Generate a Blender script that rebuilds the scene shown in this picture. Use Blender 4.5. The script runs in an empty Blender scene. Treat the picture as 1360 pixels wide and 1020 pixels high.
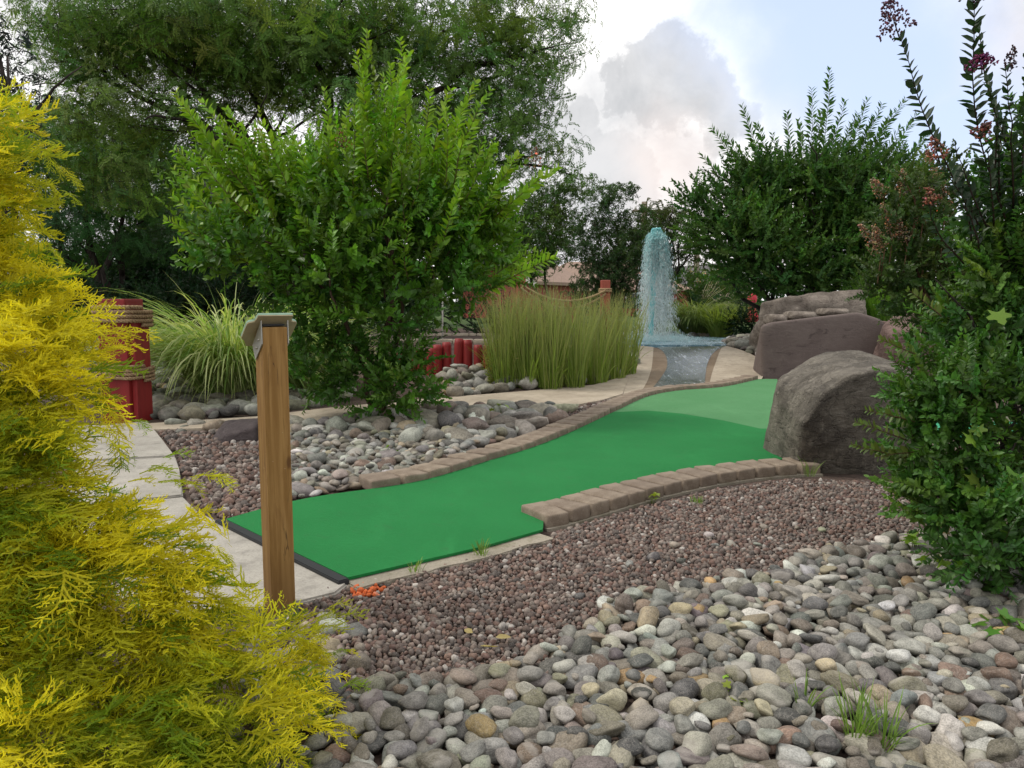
import bpy, bmesh, math, random
import numpy as np
from mathutils import Vector, noise as mnoise

R = math.radians
random.seed(7)
rng = np.random.default_rng(7)
scene = bpy.context.scene
COL = scene.collection

# ------------------------------------------------------------------ camera
FPX = 1027.0                      # focal length in pixels of the 1360 wide photograph
CAM_H = 1.15
PITCH = math.atan(110 / FPX)
cam_d = bpy.data.cameras.new('camera')
cam = bpy.data.objects.new('camera', cam_d)
COL.objects.link(cam)
cam.location = (0, 0, CAM_H)
cam.rotation_euler = (R(90) - PITCH, 0, 0)
cam_d.sensor_width = 36
cam_d.lens = 36 * FPX / 1360
cam_d.clip_start = 0.05
cam_d.clip_end = 2000
scene.camera = cam
CP, SP = math.cos(PITCH), math.sin(PITCH)


def ray(px, py):
    a = (px - 680) / FPX
    b = (510 - py) / FPX
    return np.array([a, CP + b * SP, -SP + b * CP])


def at(px, py, Y):
    r = ray(px, py)
    return np.array([0, 0, CAM_H]) + r * (Y / r[1])


def sstep(a, b, x):
    t = np.clip((x - a) / (b - a), 0, 1)
    return t * t * (3 - 2 * t)


def gz(x, y):
    """height of the terrain"""
    x = np.asarray(x, float)
    y = np.asarray(y, float)
    z = 0.30 * sstep(10.8, 14.2, y)
    left = 1 - sstep(0.3, 1.2, x)
    z = z + left * (0.13 * sstep(9.4, 10.8, y) + 0.33 * sstep(10.95, 11.4, y) * sstep(-3.6, -2.6, x)) * (1 - sstep(30, 60, y))
    z = z - left * 0.25 * sstep(11.0, 14.0, y) * (1 - sstep(30, 60, y)) * sstep(-3.6, -2.6, x)
    isl = np.exp(-(((x + 1.3) / 1.0) ** 2 + ((y - 7.5) / 0.75) ** 2))
    return z + 0.12 * isl


def ground(px, py, dz=0.0):
    """where the line of sight through a photograph pixel meets the terrain"""
    r = ray(px, py)
    t0, t1 = 0.5, 120.0
    t = 0.8
    prev = t
    while t < 150:
        p = np.array([0, 0, CAM_H]) + r * t
        if p[2] <= gz(p[0], p[1]) + dz:
            break
        prev = t
        t *= 1.01
    lo, hi = prev, t
    for _ in range(30):
        m = (lo + hi) / 2
        p = np.array([0, 0, CAM_H]) + r * m
        if p[2] <= gz(p[0], p[1]) + dz:
            hi = m
        else:
            lo = m
    p = np.array([0, 0, CAM_H]) + r * hi
    return p


def gpoly(pts, dz=0.0):
    return np.array([ground(a, b, dz)[:2] for a, b in pts])


def inpoly(P, poly):
    x, y = P[:, 0], P[:, 1]
    c = np.zeros(len(P), bool)
    n = len(poly)
    j = n - 1
    for i in range(n):
        xi, yi = poly[i]
        xj, yj = poly[j]
        cond = ((yi > y) != (yj > y)) & (x < (xj - xi) * (y - yi) / (yj - yi + 1e-12) + xi)
        c ^= cond
        j = i
    return c


def project(P):
    d = P - np.array([0, 0, CAM_H])
    f = d[:, 1] * CP - d[:, 2] * SP
    u = d[:, 1] * SP + d[:, 2] * CP
    return 680 + FPX * d[:, 0] / f, 510 - FPX * u / f, f


# ------------------------------------------------------------------ objects
def link(o, parent=None):
    COL.objects.link(o)
    if parent is not None:
        o.parent = parent
    return o


def tag(o, label=None, cat=None, group=None, kind=None):
    if label:
        o['label'] = label
    if cat:
        o['category'] = cat
    if group:
        o['group'] = group
    if kind:
        o['kind'] = kind
    return o


def thing(name, label, cat, loc=(0, 0, 0), rz=0.0, group=None):
    o = bpy.data.objects.new(name, None)
    o.empty_display_size = 0.1
    link(o)
    o.location = tuple(float(v) for v in loc)
    o.rotation_euler = (0, 0, rz)
    return tag(o, label, cat, group)


class Acc:
    """collects stamped geometry of ONE mesh"""

    def __init__(self):
        self.V, self.Q, self.T, self.C, self.n = [], [], [], [], 0

    def add(self, V, Q=None, T=None, C=(1, 1, 1)):
        V = np.asarray(V, float)
        if not len(V):
            return
        C = np.asarray(C, float)
        if C.ndim == 1:
            C = np.tile(C, (len(V), 1))
        self.V.append(V)
        self.C.append(C)
        if Q is not None and len(Q):
            self.Q.append(np.asarray(Q, np.int64) + self.n)
        if T is not None and len(T):
            self.T.append(np.asarray(T, np.int64) + self.n)
        self.n += len(V)

    def stamp(self, tpl, M, P, col, col2=None):
        """tpl = dict V,Q,T,k,s ; M (k,3,3) ; P (k,3) ; col (k,3) leaf colour ; col2 colour of the k==1 verts"""
        k = len(P)
        if k == 0:
            return
        V = tpl['V']
        n = len(V)
        W = np.einsum('kij,nj->kni', M, V) + P[:, None, :]
        s = tpl['s'][None, :, None]
        C = col[:, None, :] * s
        if col2 is not None:
            kk = tpl['k'][None, :, None]
            C = C * (1 - kk) + np.asarray(col2)[None, None, :] * kk
        off = (np.arange(k) * n)[:, None, None]
        Q = (tpl['Q'][None] + off).reshape(-1, 4) if len(tpl['Q']) else None
        T = (tpl['T'][None] + off).reshape(-1, 3) if len(tpl['T']) else None
        self.add(W.reshape(-1, 3), Q, T, C.reshape(-1, 3))

    def build(self, name, mat, parent=None, smooth=False, local=None):
        me = bpy.data.meshes.new(name)
        V = np.concatenate(self.V) if self.V else np.zeros((0, 3))
        C = np.concatenate(self.C) if self.C else np.zeros((0, 3))
        if local is not None:
            V = V - np.asarray(local)[None]
        Q = np.concatenate(self.Q) if self.Q else np.zeros((0, 4), np.int64)
        T = np.concatenate(self.T) if self.T else np.zeros((0, 3), np.int64)
        me.vertices.add(len(V))
        me.vertices.foreach_set('co', V.astype(np.float32).ravel())
        idx = np.concatenate([Q.ravel(), T.ravel()]).astype(np.int32)
        me.loops.add(len(idx))
        me.loops.foreach_set('vertex_index', idx)
        st = np.concatenate([np.arange(len(Q)) * 4, len(Q) * 4 + np.arange(len(T)) * 3]).astype(np.int32)
        me.polygons.add(len(st))
        me.polygons.foreach_set('loop_start', st)
        if smooth:
            me.polygons.foreach_set('use_smooth', np.ones(len(st), bool))
        me.update(calc_edges=True)
        ca = me.attributes.new('Col', 'FLOAT_COLOR', 'POINT')
        ca.data.foreach_set('color', np.concatenate([C, np.ones((len(C), 1))], 1).astype(np.float32).ravel())
        me.materials.append(mat)
        o = bpy.data.objects.new(name, me)
        link(o, parent)
        return o


def from_bm(name, bm, mat, parent=None, smooth=False):
    me = bpy.data.meshes.new(name)
    bmesh.ops.recalc_face_normals(bm, faces=bm.faces)
    bm.to_mesh(me)
    bm.free()
    if smooth:
        for p in me.polygons:
            p.use_smooth = True
    me.materials.append(mat)
    o = bpy.data.objects.new(name, me)
    return link(o, parent)


def bm_box(bm, c, size, rot=None, bevel=0.0, seg=2):
    ret = bmesh.ops.create_cube(bm, size=1)
    vs = ret['verts']
    bmesh.ops.scale(bm, vec=size, verts=vs)
    if bevel > 0:
        es = list({e for v in vs for e in v.link_edges})
        r = bmesh.ops.bevel(bm, geom=es, offset=bevel, segments=seg, affect='EDGES', profile=0.6)
        vs = list({v for f in r['faces'] for v in f.verts} | {v for v in vs if v.is_valid})
    if rot is not None:
        bmesh.ops.rotate(bm, cent=(0, 0, 0), matrix=rot, verts=vs)
    bmesh.ops.translate(bm, vec=tuple(float(a) for a in c), verts=vs)
    return vs


def bm_prism(bm, poly, z0, z1, bevel=0.0):
    """poly list of xy; z0, z1 numbers or functions"""
    f0 = z0 if callable(z0) else (lambda x, y: z0)
    f1 = z1 if callable(z1) else (lambda x, y: z1)
    lo = [bm.verts.new((p[0], p[1], float(f0(p[0], p[1])))) for p in poly]
    hi = [bm.verts.new((p[0], p[1], float(f1(p[0], p[1])))) for p in poly]
    n = len(poly)
    top = bm.faces.new(hi)
    bm.faces.new(lo[::-1])
    for i in range(n):
        bm.faces.new((lo[i], lo[(i + 1) % n], hi[(i + 1) % n], hi[i]))
    if bevel:
        bmesh.ops.bevel(bm, geom=list(top.edges), offset=bevel, segments=2, affect='EDGES')
    return top


def frame_z(D, roll):
    """rotation matrices taking local z to directions D (k,3) with a roll"""
    D = D / np.linalg.norm(D, axis=1, keepdims=True)
    up = np.where(np.abs(D[:, 2:3]) > 0.95, np.array([[1.0, 0, 0]]), np.array([[0, 0, 1.0]]))
    X = np.cross(up, D)
    X /= np.linalg.norm(X, axis=1, keepdims=True)
    Yv = np.cross(D, X)
    c, s = np.cos(roll)[:, None], np.sin(roll)[:, None]
    X2 = X * c + Yv * s
    Y2 = -X * s + Yv * c
    return np.stack([X2, Y2, D], axis=2)


def tube(acc, pts, radii, sides=7, col=(1, 1, 1), wob=0.0):
    pts = np.asarray(pts, float)
    n = len(pts)
    tg = np.gradient(pts, axis=0)
    tg /= np.linalg.norm(tg, axis=1, keepdims=True) + 1e-9
    ref = np.array([0.31, 0.95, 0.1])
    if abs(tg[0] @ ref) > 0.9:
        ref = np.array([1.0, 0, 0.2])
    X = np.cross(tg, ref)
    X /= np.linalg.norm(X, axis=1, keepdims=True)
    Yv = np.cross(tg, X)
    a = np.linspace(0, 2 * math.pi, sides, endpoint=False)
    rad = np.asarray(radii, float)[:, None] * (1 + wob * rng.uniform(-1, 1, (n, sides)))
    V = pts[:, None, :] + rad[..., None] * (np.cos(a)[None, :, None] * X[:, None, :] + np.sin(a)[None, :, None] * Yv[:, None, :])
    Q = []
    for i in range(n - 1):
        for j in range(sides):
            k = (j + 1) % sides
            Q.append((i * sides + j, i * sides + k, (i + 1) * sides + k, (i + 1) * sides + j))
    V = np.concatenate([V.reshape(-1, 3), pts[:1], pts[-1:]])
    T = []
    b, t = n * sides, n * sides + 1
    for j in range(sides):
        k = (j + 1) % sides
        T.append((b, k, j))
        T.append((t, (n - 1) * sides + j, (n - 1) * sides + k))
    acc.add(V, Q, T, col)


def curve_pts(a, b, n=7, bow=0.15, up=0.0, jit=0.02, rg=None):
    rg = rg or rng
    a, b = np.asarray(a, float), np.asarray(b, float)
    t = np.linspace(0, 1, n)[:, None]
    L = np.linalg.norm(b - a)
    off = rg.normal(0, 1, 3)
    off[2] = abs(off[2]) * 0.3 + up
    p = a + (b - a) * t + np.sin(math.pi * t) * off * bow * L * 0.5
    p[1:-1] += rg.normal(0, jit * L, (n - 2, 3)) * 0.5
    return p


# ------------------------------------------------------------------ materials
class N:
    def __init__(self, nt):
        self.nt = nt

    def new(self, t, **kw):
        n = self.nt.nodes.new(t)
        for k, v in kw.items():
            setattr(n, k, v)
        return n

    def put(self, inp, v):
        if hasattr(v, 'is_output'):
            self.nt.links.new(v, inp)
        elif isinstance(v, (tuple, list)) and len(v) == 3 and inp.type == 'RGBA':
            inp.default_value = (*v, 1)
        else:
            inp.default_value = v

    def math(self, op, a, b=0.0, c=0.0, clamp=False):
        n = self.new('ShaderNodeMath', operation=op, use_clamp=clamp)
        self.put(n.inputs[0], a)
        self.put(n.inputs[1], b)
        self.put(n.inputs[2], c)
        return n.outputs[0]

    def mix(self, f, a, b, blend='MIX'):
        n = self.new('ShaderNodeMix', data_type='RGBA', blend_type=blend)
        self.put(n.inputs[0], f)
        self.put(n.inputs[6], a)
        self.put(n.inputs[7], b)
        return n.outputs[2]

    def noise(self, vec, scale, detail=3.0, rough=0.5, dist=0.0):
        n = self.new('ShaderNodeTexNoise')
        if vec is not None:
            self.put(n.inputs['Vector'], vec)
        n.inputs['Scale'].default_value = scale
        n.inputs['Detail'].default_value = detail
        n.inputs['Roughness'].default_value = rough
        n.inputs['Distortion'].default_value = dist
        return n

    def ramp(self, f, a, b, lo=0.0, hi=1.0, smooth=True):
        n = self.new('ShaderNodeMapRange', interpolation_type='SMOOTHSTEP' if smooth else 'LINEAR')
        self.put(n.inputs[0], f)
        n.inputs[1].default_value = a
        n.inputs[2].default_value = b
        n.inputs[3].default_value = lo
        n.inputs[4].default_value = hi
        return n.outputs[0]

    def vmath(self, op, a, b=None):
        n = self.new('ShaderNodeVectorMath', operation=op)
        self.put(n.inputs[0], a)
        if b is not None:
            self.put(n.inputs[1], b)
        return n

    def mapping(self, vec, scale=(1, 1, 1), loc=(0, 0, 0)):
        n = self.new('ShaderNodeMapping')
        self.put(n.inputs[0], vec)
        n.inputs['Scale'].default_value = scale
        n.inputs['Location'].default_value = loc
        return n.outputs[0]

    def bump(self, h, strength=0.3, dist=0.01):
        n = self.new('ShaderNodeBump')
        n.inputs['Strength'].default_value = strength
        n.inputs['Distance'].default_value = dist
        self.put(n.inputs['Height'], h)
        return n.outputs[0]


def material(name):
    m = bpy.data.materials.new(name)
    m.use_nodes = True
    nt = m.node_tree
    for n in list(nt.nodes):
        nt.nodes.remove(n)
    g = N(nt)
    out = g.new('ShaderNodeOutputMaterial')
    return m, g, out


def principled(g, out, base, rough=0.7, normal=None, spec=0.4, **kw):
    b = g.new('ShaderNodeBsdfPrincipled')
    g.put(b.inputs['Base Color'], base)
    g.put(b.inputs['Roughness'], rough)
    b.inputs['Specular IOR Level'].default_value = spec
    for k, v in kw.items():
        g.put(b.inputs[k.replace('_', ' ')], v)
    if normal is not None:
        g.put(b.inputs['Normal'], normal)
    if out is not None:
        g.nt.links.new(b.outputs[0], out.inputs[0])
    return b.outputs[0]


def coords(g, kind='Object'):
    return g.new('ShaderNodeTexCoord').outputs[kind]


def attr(g, name='Col'):
    n = g.new('ShaderNodeAttribute')
    n.attribute_name = name
    return n.outputs['Color']


def mat_leaf(name, trans=0.3, rough=0.45, spec=0.35, tint=(1.25, 1.3, 0.6)):
    m, g, out = material(name)
    c = attr(g)
    p = principled(g, None, c, rough, spec=spec)
    t = g.new('ShaderNodeBsdfTranslucent')
    g.put(t.inputs[0], g.mix(1.0, c, tint, 'MULTIPLY'))
    mx = g.new('ShaderNodeMixShader')
    mx.inputs[0].default_value = trans
    g.nt.links.new(p, mx.inputs[1])
    g.nt.links.new(t.outputs[0], mx.inputs[2])
    g.nt.links.new(mx.outputs[0], out.inputs[0])
    return m


def mat_bark(name, a, b, scale=12):
    m, g, out = material(name)
    v = g.mapping(coords(g), (1, 1, 0.25))
    n = g.noise(v, scale, 5, 0.6)
    c = g.mix(g.ramp(n.outputs[0], 0.35, 0.65), a, b)
    principled(g, out, c, 0.85, g.bump(n.outputs[0], 0.6, 0.02), spec=0.2)
    return m


def stone_shader(g, out, base, sc=1.0, bump=0.25, rough=0.72):
    v = g.vmath('ADD', coords(g), g.new('ShaderNodeObjectInfo').outputs['Location']).outputs[0]
    n1 = g.noise(v, 22 * sc, 6, 0.62)
    n2 = g.noise(v, 260 * sc, 2, 0.5)
    n3 = g.noise(v, 7 * sc, 3, 0.5, 0.6)
    f = g.math('ADD', g.ramp(n1.outputs[0], 0.3, 0.7, 0.66, 1.25), g.ramp(n2.outputs[0], 0.35, 0.65, -0.2, 0.2))
    c = g.mix(1.0, base, g.new('ShaderNodeCombineColor').outputs[0], 'MULTIPLY')
    cc = c.node.inputs[7].links[0].from_node
    for i in range(3):
        g.put(cc.inputs[i], f)
    c = g.mix(g.ramp(n3.outputs[0], 0.60, 0.68, 0, 0.4), c, (0.42, 0.39, 0.35))
    n5 = g.noise(v, 30 * sc, 4, 0.6, 2.5)
    c = g.mix(g.ramp(g.math('ABSOLUTE', g.math('SUBTRACT', n5.outputs[0], 0.5)), 0.0, 0.025, 0.35, 0.0), c, (0.40, 0.37, 0.33))
    h = g.math('ADD', n1.outputs[0], g.math('MULTIPLY', n2.outputs[0], 0.3))
    principled(g, out, c, rough, g.bump(h, bump, 0.012 / sc), spec=0.3)


def mat_stone_attr(name, **kw):
    m, g, out = material(name)
    stone_shader(g, out, attr(g), **kw)
    return m


def mat_stone_obj(name, **kw):
    m, g, out = material(name)
    oi = g.new('ShaderNodeObjectInfo')
    stone_shader(g, out, oi.outputs['Color'], **kw)
    return m


def mat_rock(name, dark, mid, light, crack=0.6, sc=1.0, bump=0.7):
    m, g, out = material(name)
    v = coords(g)
    n1 = g.noise(v, 3.0 * sc, 8, 0.65, 0.4)
    n2 = g.noise(v, 14 * sc, 6, 0.7)
    n3 = g.noise(g.mapping(v, (1, 1, 3.5)), 5 * sc, 6, 0.6, 1.2)
    c = g.mix(g.ramp(n1.outputs[0], 0.35, 0.66), dark, mid)
    c = g.mix(g.ramp(n2.outputs[0], 0.50, 0.78, 0, 0.6), c, light)
    c = g.mix(g.ramp(n3.outputs[0], 0.30, 0.42, 0.65, 0.0), c, tuple(0.45 * a for a in dark))
    n4 = g.noise(v, 90 * sc, 2, 0.5)
    c = g.mix(g.ramp(n4.outputs[0], 0.55, 0.75, 0, 0.3), c, light)
    vo = g.new('ShaderNodeTexVoronoi', feature='DISTANCE_TO_EDGE')
    g.put(vo.inputs['Vector'], g.vmath('ADD', v, g.noise(v, 4 * sc, 4).outputs['Color']).outputs[0])
    vo.inputs['Scale'].default_value = 2.3 * sc
    cr = g.ramp(vo.outputs['Distance'], 0.0, 0.03, 0.0, 1.0)
    h = g.math('ADD', g.math('MULTIPLY', n2.outputs[0], 0.7), g.math('MULTIPLY', n3.outputs[0], 0.8))
    h = g.math('ADD', h, g.math('MULTIPLY', cr, crack * 0.5))
    h = g.math('ADD', h, g.math('MULTIPLY', n4.outputs[0], 0.2))
    principled(g, out, c, 0.85, g.bump(h, bump, 0.03 / sc), spec=0.25)
    return m


def mat_concrete(name, a, b, sc=1.0, stain=None):
    m, g, out = material(name)
    v = coords(g)
    n1 = g.noise(v, 2.2 * sc, 6, 0.6)
    n2 = g.noise(v, 120 * sc, 3, 0.6)
    n3 = g.noise(v, 9 * sc, 6, 0.7)
    c = g.mix(g.ramp(n1.outputs[0], 0.35, 0.65), a, b)
    c = g.mix(g.ramp(n2.outputs[0], 0.42, 0.7, 0, 0.45), c, tuple(0.62 * x for x in a))
    c = g.mix(g.ramp(n3.outputs[0], 0.48, 0.70, 0, 0.6), c, stain or tuple(0.6 * x for x in a))
    h = g.math('ADD', n2.outputs[0], n3.outputs[0])
    principled(g, out, c, 0.9, g.bump(h, 0.35, 0.006), spec=0.25)
    return m


def mat_paint(name, col, dark, rough=0.55, sc=1.0):
    m, g, out = material(name)
    v = g.mapping(coords(g), (1, 1, 0.12))
    n1 = g.noise(v, 25 * sc, 5, 0.6)
    n2 = g.noise(coords(g), 3 * sc, 4, 0.6)
    c = g.mix(g.ramp(n1.outputs[0], 0.4, 0.7, 0, 0.5), col, dark)
    c = g.mix(g.ramp(n2.outputs[0], 0.5, 0.75, 0, 0.5), c, tuple(0.7 * x + 0.02 for x in col))
    principled(g, out, c, rough, g.bump(n1.outputs[0], 0.3, 0.004), spec=0.35)
    return m


def mat_flat(name, col, rough=0.6, spec=0.4, metal=0.0, nsc=30):
    m, g, out = material(name)
    n = g.noise(coords(g), nsc, 4, 0.6)
    c = g.mix(g.ramp(n.outputs[0], 0.35, 0.7, 0, 0.4), col, tuple(0.65 * x for x in col))
    principled(g, out, c, rough, g.bump(n.outputs[0], 0.1, 0.003), spec=spec, Metallic=metal)
    return m


M = {}
M['leaf'] = mat_leaf('leaf', 0.36, 0.42, 0.4)
M['leaf_far'] = mat_leaf('leaf_far', 0.38, 0.55, 0.25)
M['needle'] = mat_leaf('needle', 0.45, 0.6, 0.25, (1.25, 1.15, 0.5))
M['blade'] = mat_leaf('blade', 0.42, 0.5, 0.3)
M['bark'] = mat_bark('bark', (0.055, 0.035, 0.025), (0.13, 0.085, 0.06))
M['bark_warm'] = mat_bark('bark_warm', (0.10, 0.05, 0.03), (0.24, 0.14, 0.09))
M['bark_dark'] = mat_bark('bark_dark', (0.018, 0.014, 0.012), (0.05, 0.04, 0.034))
M['cobble'] = mat_stone_obj('cobble_stone')
M['cobbles'] = mat_stone_attr('cobble_stones')
M['gravel'] = mat_stone_attr('red_gravel', sc=2.5, bump=0.2, rough=0.85)
M['boulder'] = mat_rock('boulder_stone', (0.07, 0.061, 0.051), (0.165, 0.147, 0.122), (0.32, 0.29, 0.24), 1.2, 1.2)
M['slab'] = mat_rock('slab_stone', (0.125, 0.097, 0.09), (0.15, 0.12, 0.11), (0.19, 0.155, 0.14), 0.1, 0.6, 0.22)
M['redrock'] = mat_rock('red_stone', (0.10, 0.065, 0.058), (0.19, 0.13, 0.115), (0.32, 0.24, 0.21))
M['ledge'] = mat_rock('ledge_stone', (0.11, 0.09, 0.075), (0.235, 0.20, 0.168), (0.40, 0.35, 0.295), 1.0)
M['darkrock'] = mat_rock('dark_stone', (0.05, 0.04, 0.042), (0.075, 0.06, 0.06), (0.12, 0.1, 0.1), 0.3)
M['greyrock'] = mat_rock('grey_stone', (0.06, 0.06, 0.065), (0.13, 0.13, 0.13), (0.25, 0.25, 0.25), 0.3, 0.5)
M['concrete'] = mat_concrete('concrete', (0.33, 0.31, 0.275), (0.42, 0.395, 0.35))
M['concrete_tan'] = mat_concrete('concrete_tan', (0.36, 0.305, 0.235), (0.46, 0.395, 0.31))
M['concrete_wet'] = mat_concrete('concrete_wet', (0.17, 0.125, 0.085), (0.24, 0.185, 0.13))
M['concrete_old'] = mat_concrete('concrete_old', (0.24, 0.215, 0.17), (0.34, 0.30, 0.24), 1.0, (0.13, 0.12, 0.06))
M['red_paint'] = mat_paint('red_paint', (0.25, 0.018, 0.018), (0.13, 0.012, 0.012))
M['faded_red'] = mat_paint('faded_red', (0.32, 0.07, 0.045), (0.2, 0.04, 0.03))
M['pale_green'] = mat_flat('pale_green_paint', (0.30, 0.45, 0.34), 0.5)
M['plate_core'] = mat_flat('plate_core', (0.40, 0.34, 0.21), 0.6)
M['metal'] = mat_flat('grey_metal', (0.40, 0.40, 0.37), 0.5, 0.5, 0.15)
M['rubber'] = mat_flat('black_rubber', (0.02, 0.022, 0.025), 0.6)
M['orange'] = mat_flat('orange_paint', (0.5, 0.1, 0.02), 0.8)
M['brass'] = mat_flat('screw_metal', (0.5, 0.48, 0.44), 0.35, 0.5, 0.9)


def mat_brick():
    m, g, out = material('kerb_brick')
    v = coords(g)
    oi = g.new('ShaderNodeObjectInfo')
    n1 = g.noise(v, 160, 3, 0.7)
    n2 = g.noise(v, 11, 5, 0.65)
    c = g.mix(g.ramp(n2.outputs[0], 0.35, 0.65), (0.19, 0.148, 0.108), (0.285, 0.233, 0.178))
    c = g.mix(g.ramp(n1.outputs[0], 0.5, 0.72, 0, 0.6), c, (0.42, 0.35, 0.29))
    c = g.mix(g.ramp(n1.outputs[0], 0.28, 0.42, 0.5, 0), c, (0.09, 0.06, 0.05))
    c = g.mix(g.math('MULTIPLY', oi.outputs['Random'], 0.45), c, (0.15, 0.115, 0.095))
    principled(g, out, c, 0.9, g.bump(g.math('ADD', n1.outputs[0], n2.outputs[0]), 0.5, 0.006), spec=0.2)
    return m


M['brick'] = mat_brick()


def mat_turf(name, a, b):
    m, g, out = material(name)
    v = coords(g)
    n1 = g.noise(v, 420, 2, 0.6)
    n2 = g.noise(v, 1.6, 5, 0.6)
    n3 = g.noise(g.mapping(v, (1, 2.2, 1)), 30, 4, 0.6)
    c = g.mix(g.ramp(n2.outputs[0], 0.3, 0.7), a, b)
    c = g.mix(g.ramp(n1.outputs[0], 0.35, 0.65, 0, 0.45), c, tuple(0.55 * x for x in a))
    c = g.mix(g.ramp(n3.outputs[0], 0.5, 0.75, 0, 0.2), c, tuple(1.25 * x + 0.005 for x in b))
    n5 = g.noise(g.mapping(v, (1.0, 0.35, 1)), 2.5, 6, 0.7, 0.8)
    c = g.mix(g.ramp(n5.outputs[0], 0.52, 0.78, 0, 0.30), c, tuple(1.25 * x + 0.012 for x in b))
    n6 = g.noise(v, 9, 7, 0.75, 1.0)
    c = g.mix(g.ramp(n6.outputs[0], 0.52, 0.74, 0, 0.42), c, (0.045, 0.10, 0.042))
    # stray crumbs of grit and leaf caught in the pile
    vo = g.new('ShaderNodeTexVoronoi')
    g.put(vo.inputs['Vector'], v)
    vo.inputs['Scale'].default_value = 9
    sp = g.ramp(vo.outputs['Distance'], 0.012, 0.03, 0.6, 0.0)
    sp = g.math('MULTIPLY', sp, g.ramp(g.noise(v, 5, 2).outputs[0], 0.55, 0.6))
    c = g.mix(sp, c, (0.4, 0.36, 0.25))
    b_ = g.new('ShaderNodeBsdfPrincipled')
    g.put(b_.inputs['Base Color'], c)
    b_.inputs['Roughness'].default_value = 0.95
    b_.inputs['Specular IOR Level'].default_value = 0.1
    b_.inputs['Sheen Weight'].default_value = 0.1
    b_.inputs['Sheen Tint'].default_value = (0.5, 0.9, 0.6, 1)
    g.put(b_.inputs['Normal'], g.bump(g.math('ADD', n1.outputs[0], g.math('MULTIPLY', n3.outputs[0], 0.8)), 0.7, 0.006))
    g.nt.links.new(b_.outputs[0], out.inputs[0])
    return m


M['turf'] = mat_turf('green_turf', (0.012, 0.178, 0.042), (0.017, 0.21, 0.052))
M['turf_pale'] = mat_turf('pale_turf', (0.085, 0.25, 0.10), (0.105, 0.28, 0.12))
M['turf_mint'] = mat_turf('mint_turf', (0.05, 0.36, 0.19), (0.06, 0.40, 0.22))


def mat_wood():
    m, g, out = material('treated_timber')
    v = coords(g)
    n1 = g.noise(g.mapping(v, (1, 1, 0.05)), 55, 5, 0.6, 0.3)
    n2 = g.noise(g.mapping(v, (1, 1, 0.25)), 14, 4, 0.6, 1.5)
    n3 = g.noise(v, 70, 3, 0.6)
    c = g.mix(g.ramp(n1.outputs[0], 0.35, 0.65), (0.235, 0.125, 0.035), (0.34, 0.20, 0.068))
    c = g.mix(g.ramp(n2.outputs[0], 0.55, 0.72, 0, 0.6), c, (0.17, 0.08, 0.025))
    c = g.mix(g.ramp(n3.outputs[0], 0.7, 0.76, 0, 0.7), c, (0.5, 0.38, 0.24))
    n4 = g.noise(g.mapping(v, (1, 1, 0.035)), 38, 3, 0.5, 0.6)
    ck = g.ramp(g.math('ABSOLUTE', g.math('SUBTRACT', n4.outputs[0], 0.5)), 0.0, 0.012, 0.75, 0.0)
    ck = g.math('MULTIPLY', ck, g.ramp(n2.outputs[0], 0.42, 0.55))
    c = g.mix(ck, c, (0.06, 0.03, 0.012))
    wv = g.new('ShaderNodeTexVoronoi')
    g.put(wv.inputs['Vector'], g.mapping(v, (1, 1, 0.45)))
    wv.inputs['Scale'].default_value = 9
    kn = g.ramp(wv.outputs['Distance'], 0.05, 0.13, 0.8, 0.0)
    kn = g.math('MULTIPLY', kn, g.ramp(g.noise(v, 4, 2).outputs[0], 0.52, 0.58))
    c = g.mix(kn, c, (0.10, 0.045, 0.015))
    sx = g.new('ShaderNodeSeparateXYZ')
    g.put(sx.inputs[0], v)
    # soil splashed on the foot of the post
    low = g.ramp(g.math('ADD', sx.outputs[2], g.math('MULTIPLY', n2.outputs[0], 0.2)), 0.1, 0.42, 0.55, 0.0)
    c = g.mix(low, c, (0.12, 0.06, 0.022))
    principled(g, out, c, 0.7, g.bump(n1.outputs[0], 0.4, 0.004), spec=0.25)
    return m


M['wood'] = mat_wood()


def mat_rope():
    m, g, out = material('manila_rope')
    n1 = g.noise(coords(g), 90, 3, 0.6)
    c = g.mix(g.ramp(n1.outputs[0], 0.35, 0.65), (0.22, 0.145, 0.08), (0.42, 0.30, 0.18))
    principled(g, out, c, 0.9, g.bump(n1.outputs[0], 0.5, 0.004), spec=0.15)
    return m


M['rope'] = mat_rope()


def mat_ground():
    m, g, out = material('soil_and_lawn')
    pos = g.new('ShaderNodeNewGeometry').outputs['Position']
    n1 = g.noise(pos, 3, 6, 0.65)
    n2 = g.noise(pos, 60, 3, 0.6)
    soil = g.mix(g.ramp(n1.outputs[0], 0.35, 0.65), (0.075, 0.055, 0.046), (0.14, 0.10, 0.082))
    soil = g.mix(g.ramp(n2.outputs[0], 0.4, 0.65, 0, 0.6), soil, (0.05, 0.037, 0.032))
    lawn = g.mix(g.ramp(n1.outputs[0], 0.35, 0.65), (0.04, 0.075, 0.02), (0.07, 0.11, 0.03))
    sx = g.new('ShaderNodeSeparateXYZ')
    g.put(sx.inputs[0], pos)
    f = g.ramp(g.math('ADD', sx.outputs[1], g.math('MULTIPLY', n1.outputs[0], 3)), 19.5, 21.0)
    c = g.mix(f, soil, lawn)
    principled(g, out, c, 0.95, g.bump(g.math('ADD', n1.outputs[0], n2.outputs[0]), 0.6, 0.02), spec=0.15)
    return m


M['ground'] = mat_ground()


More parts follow.
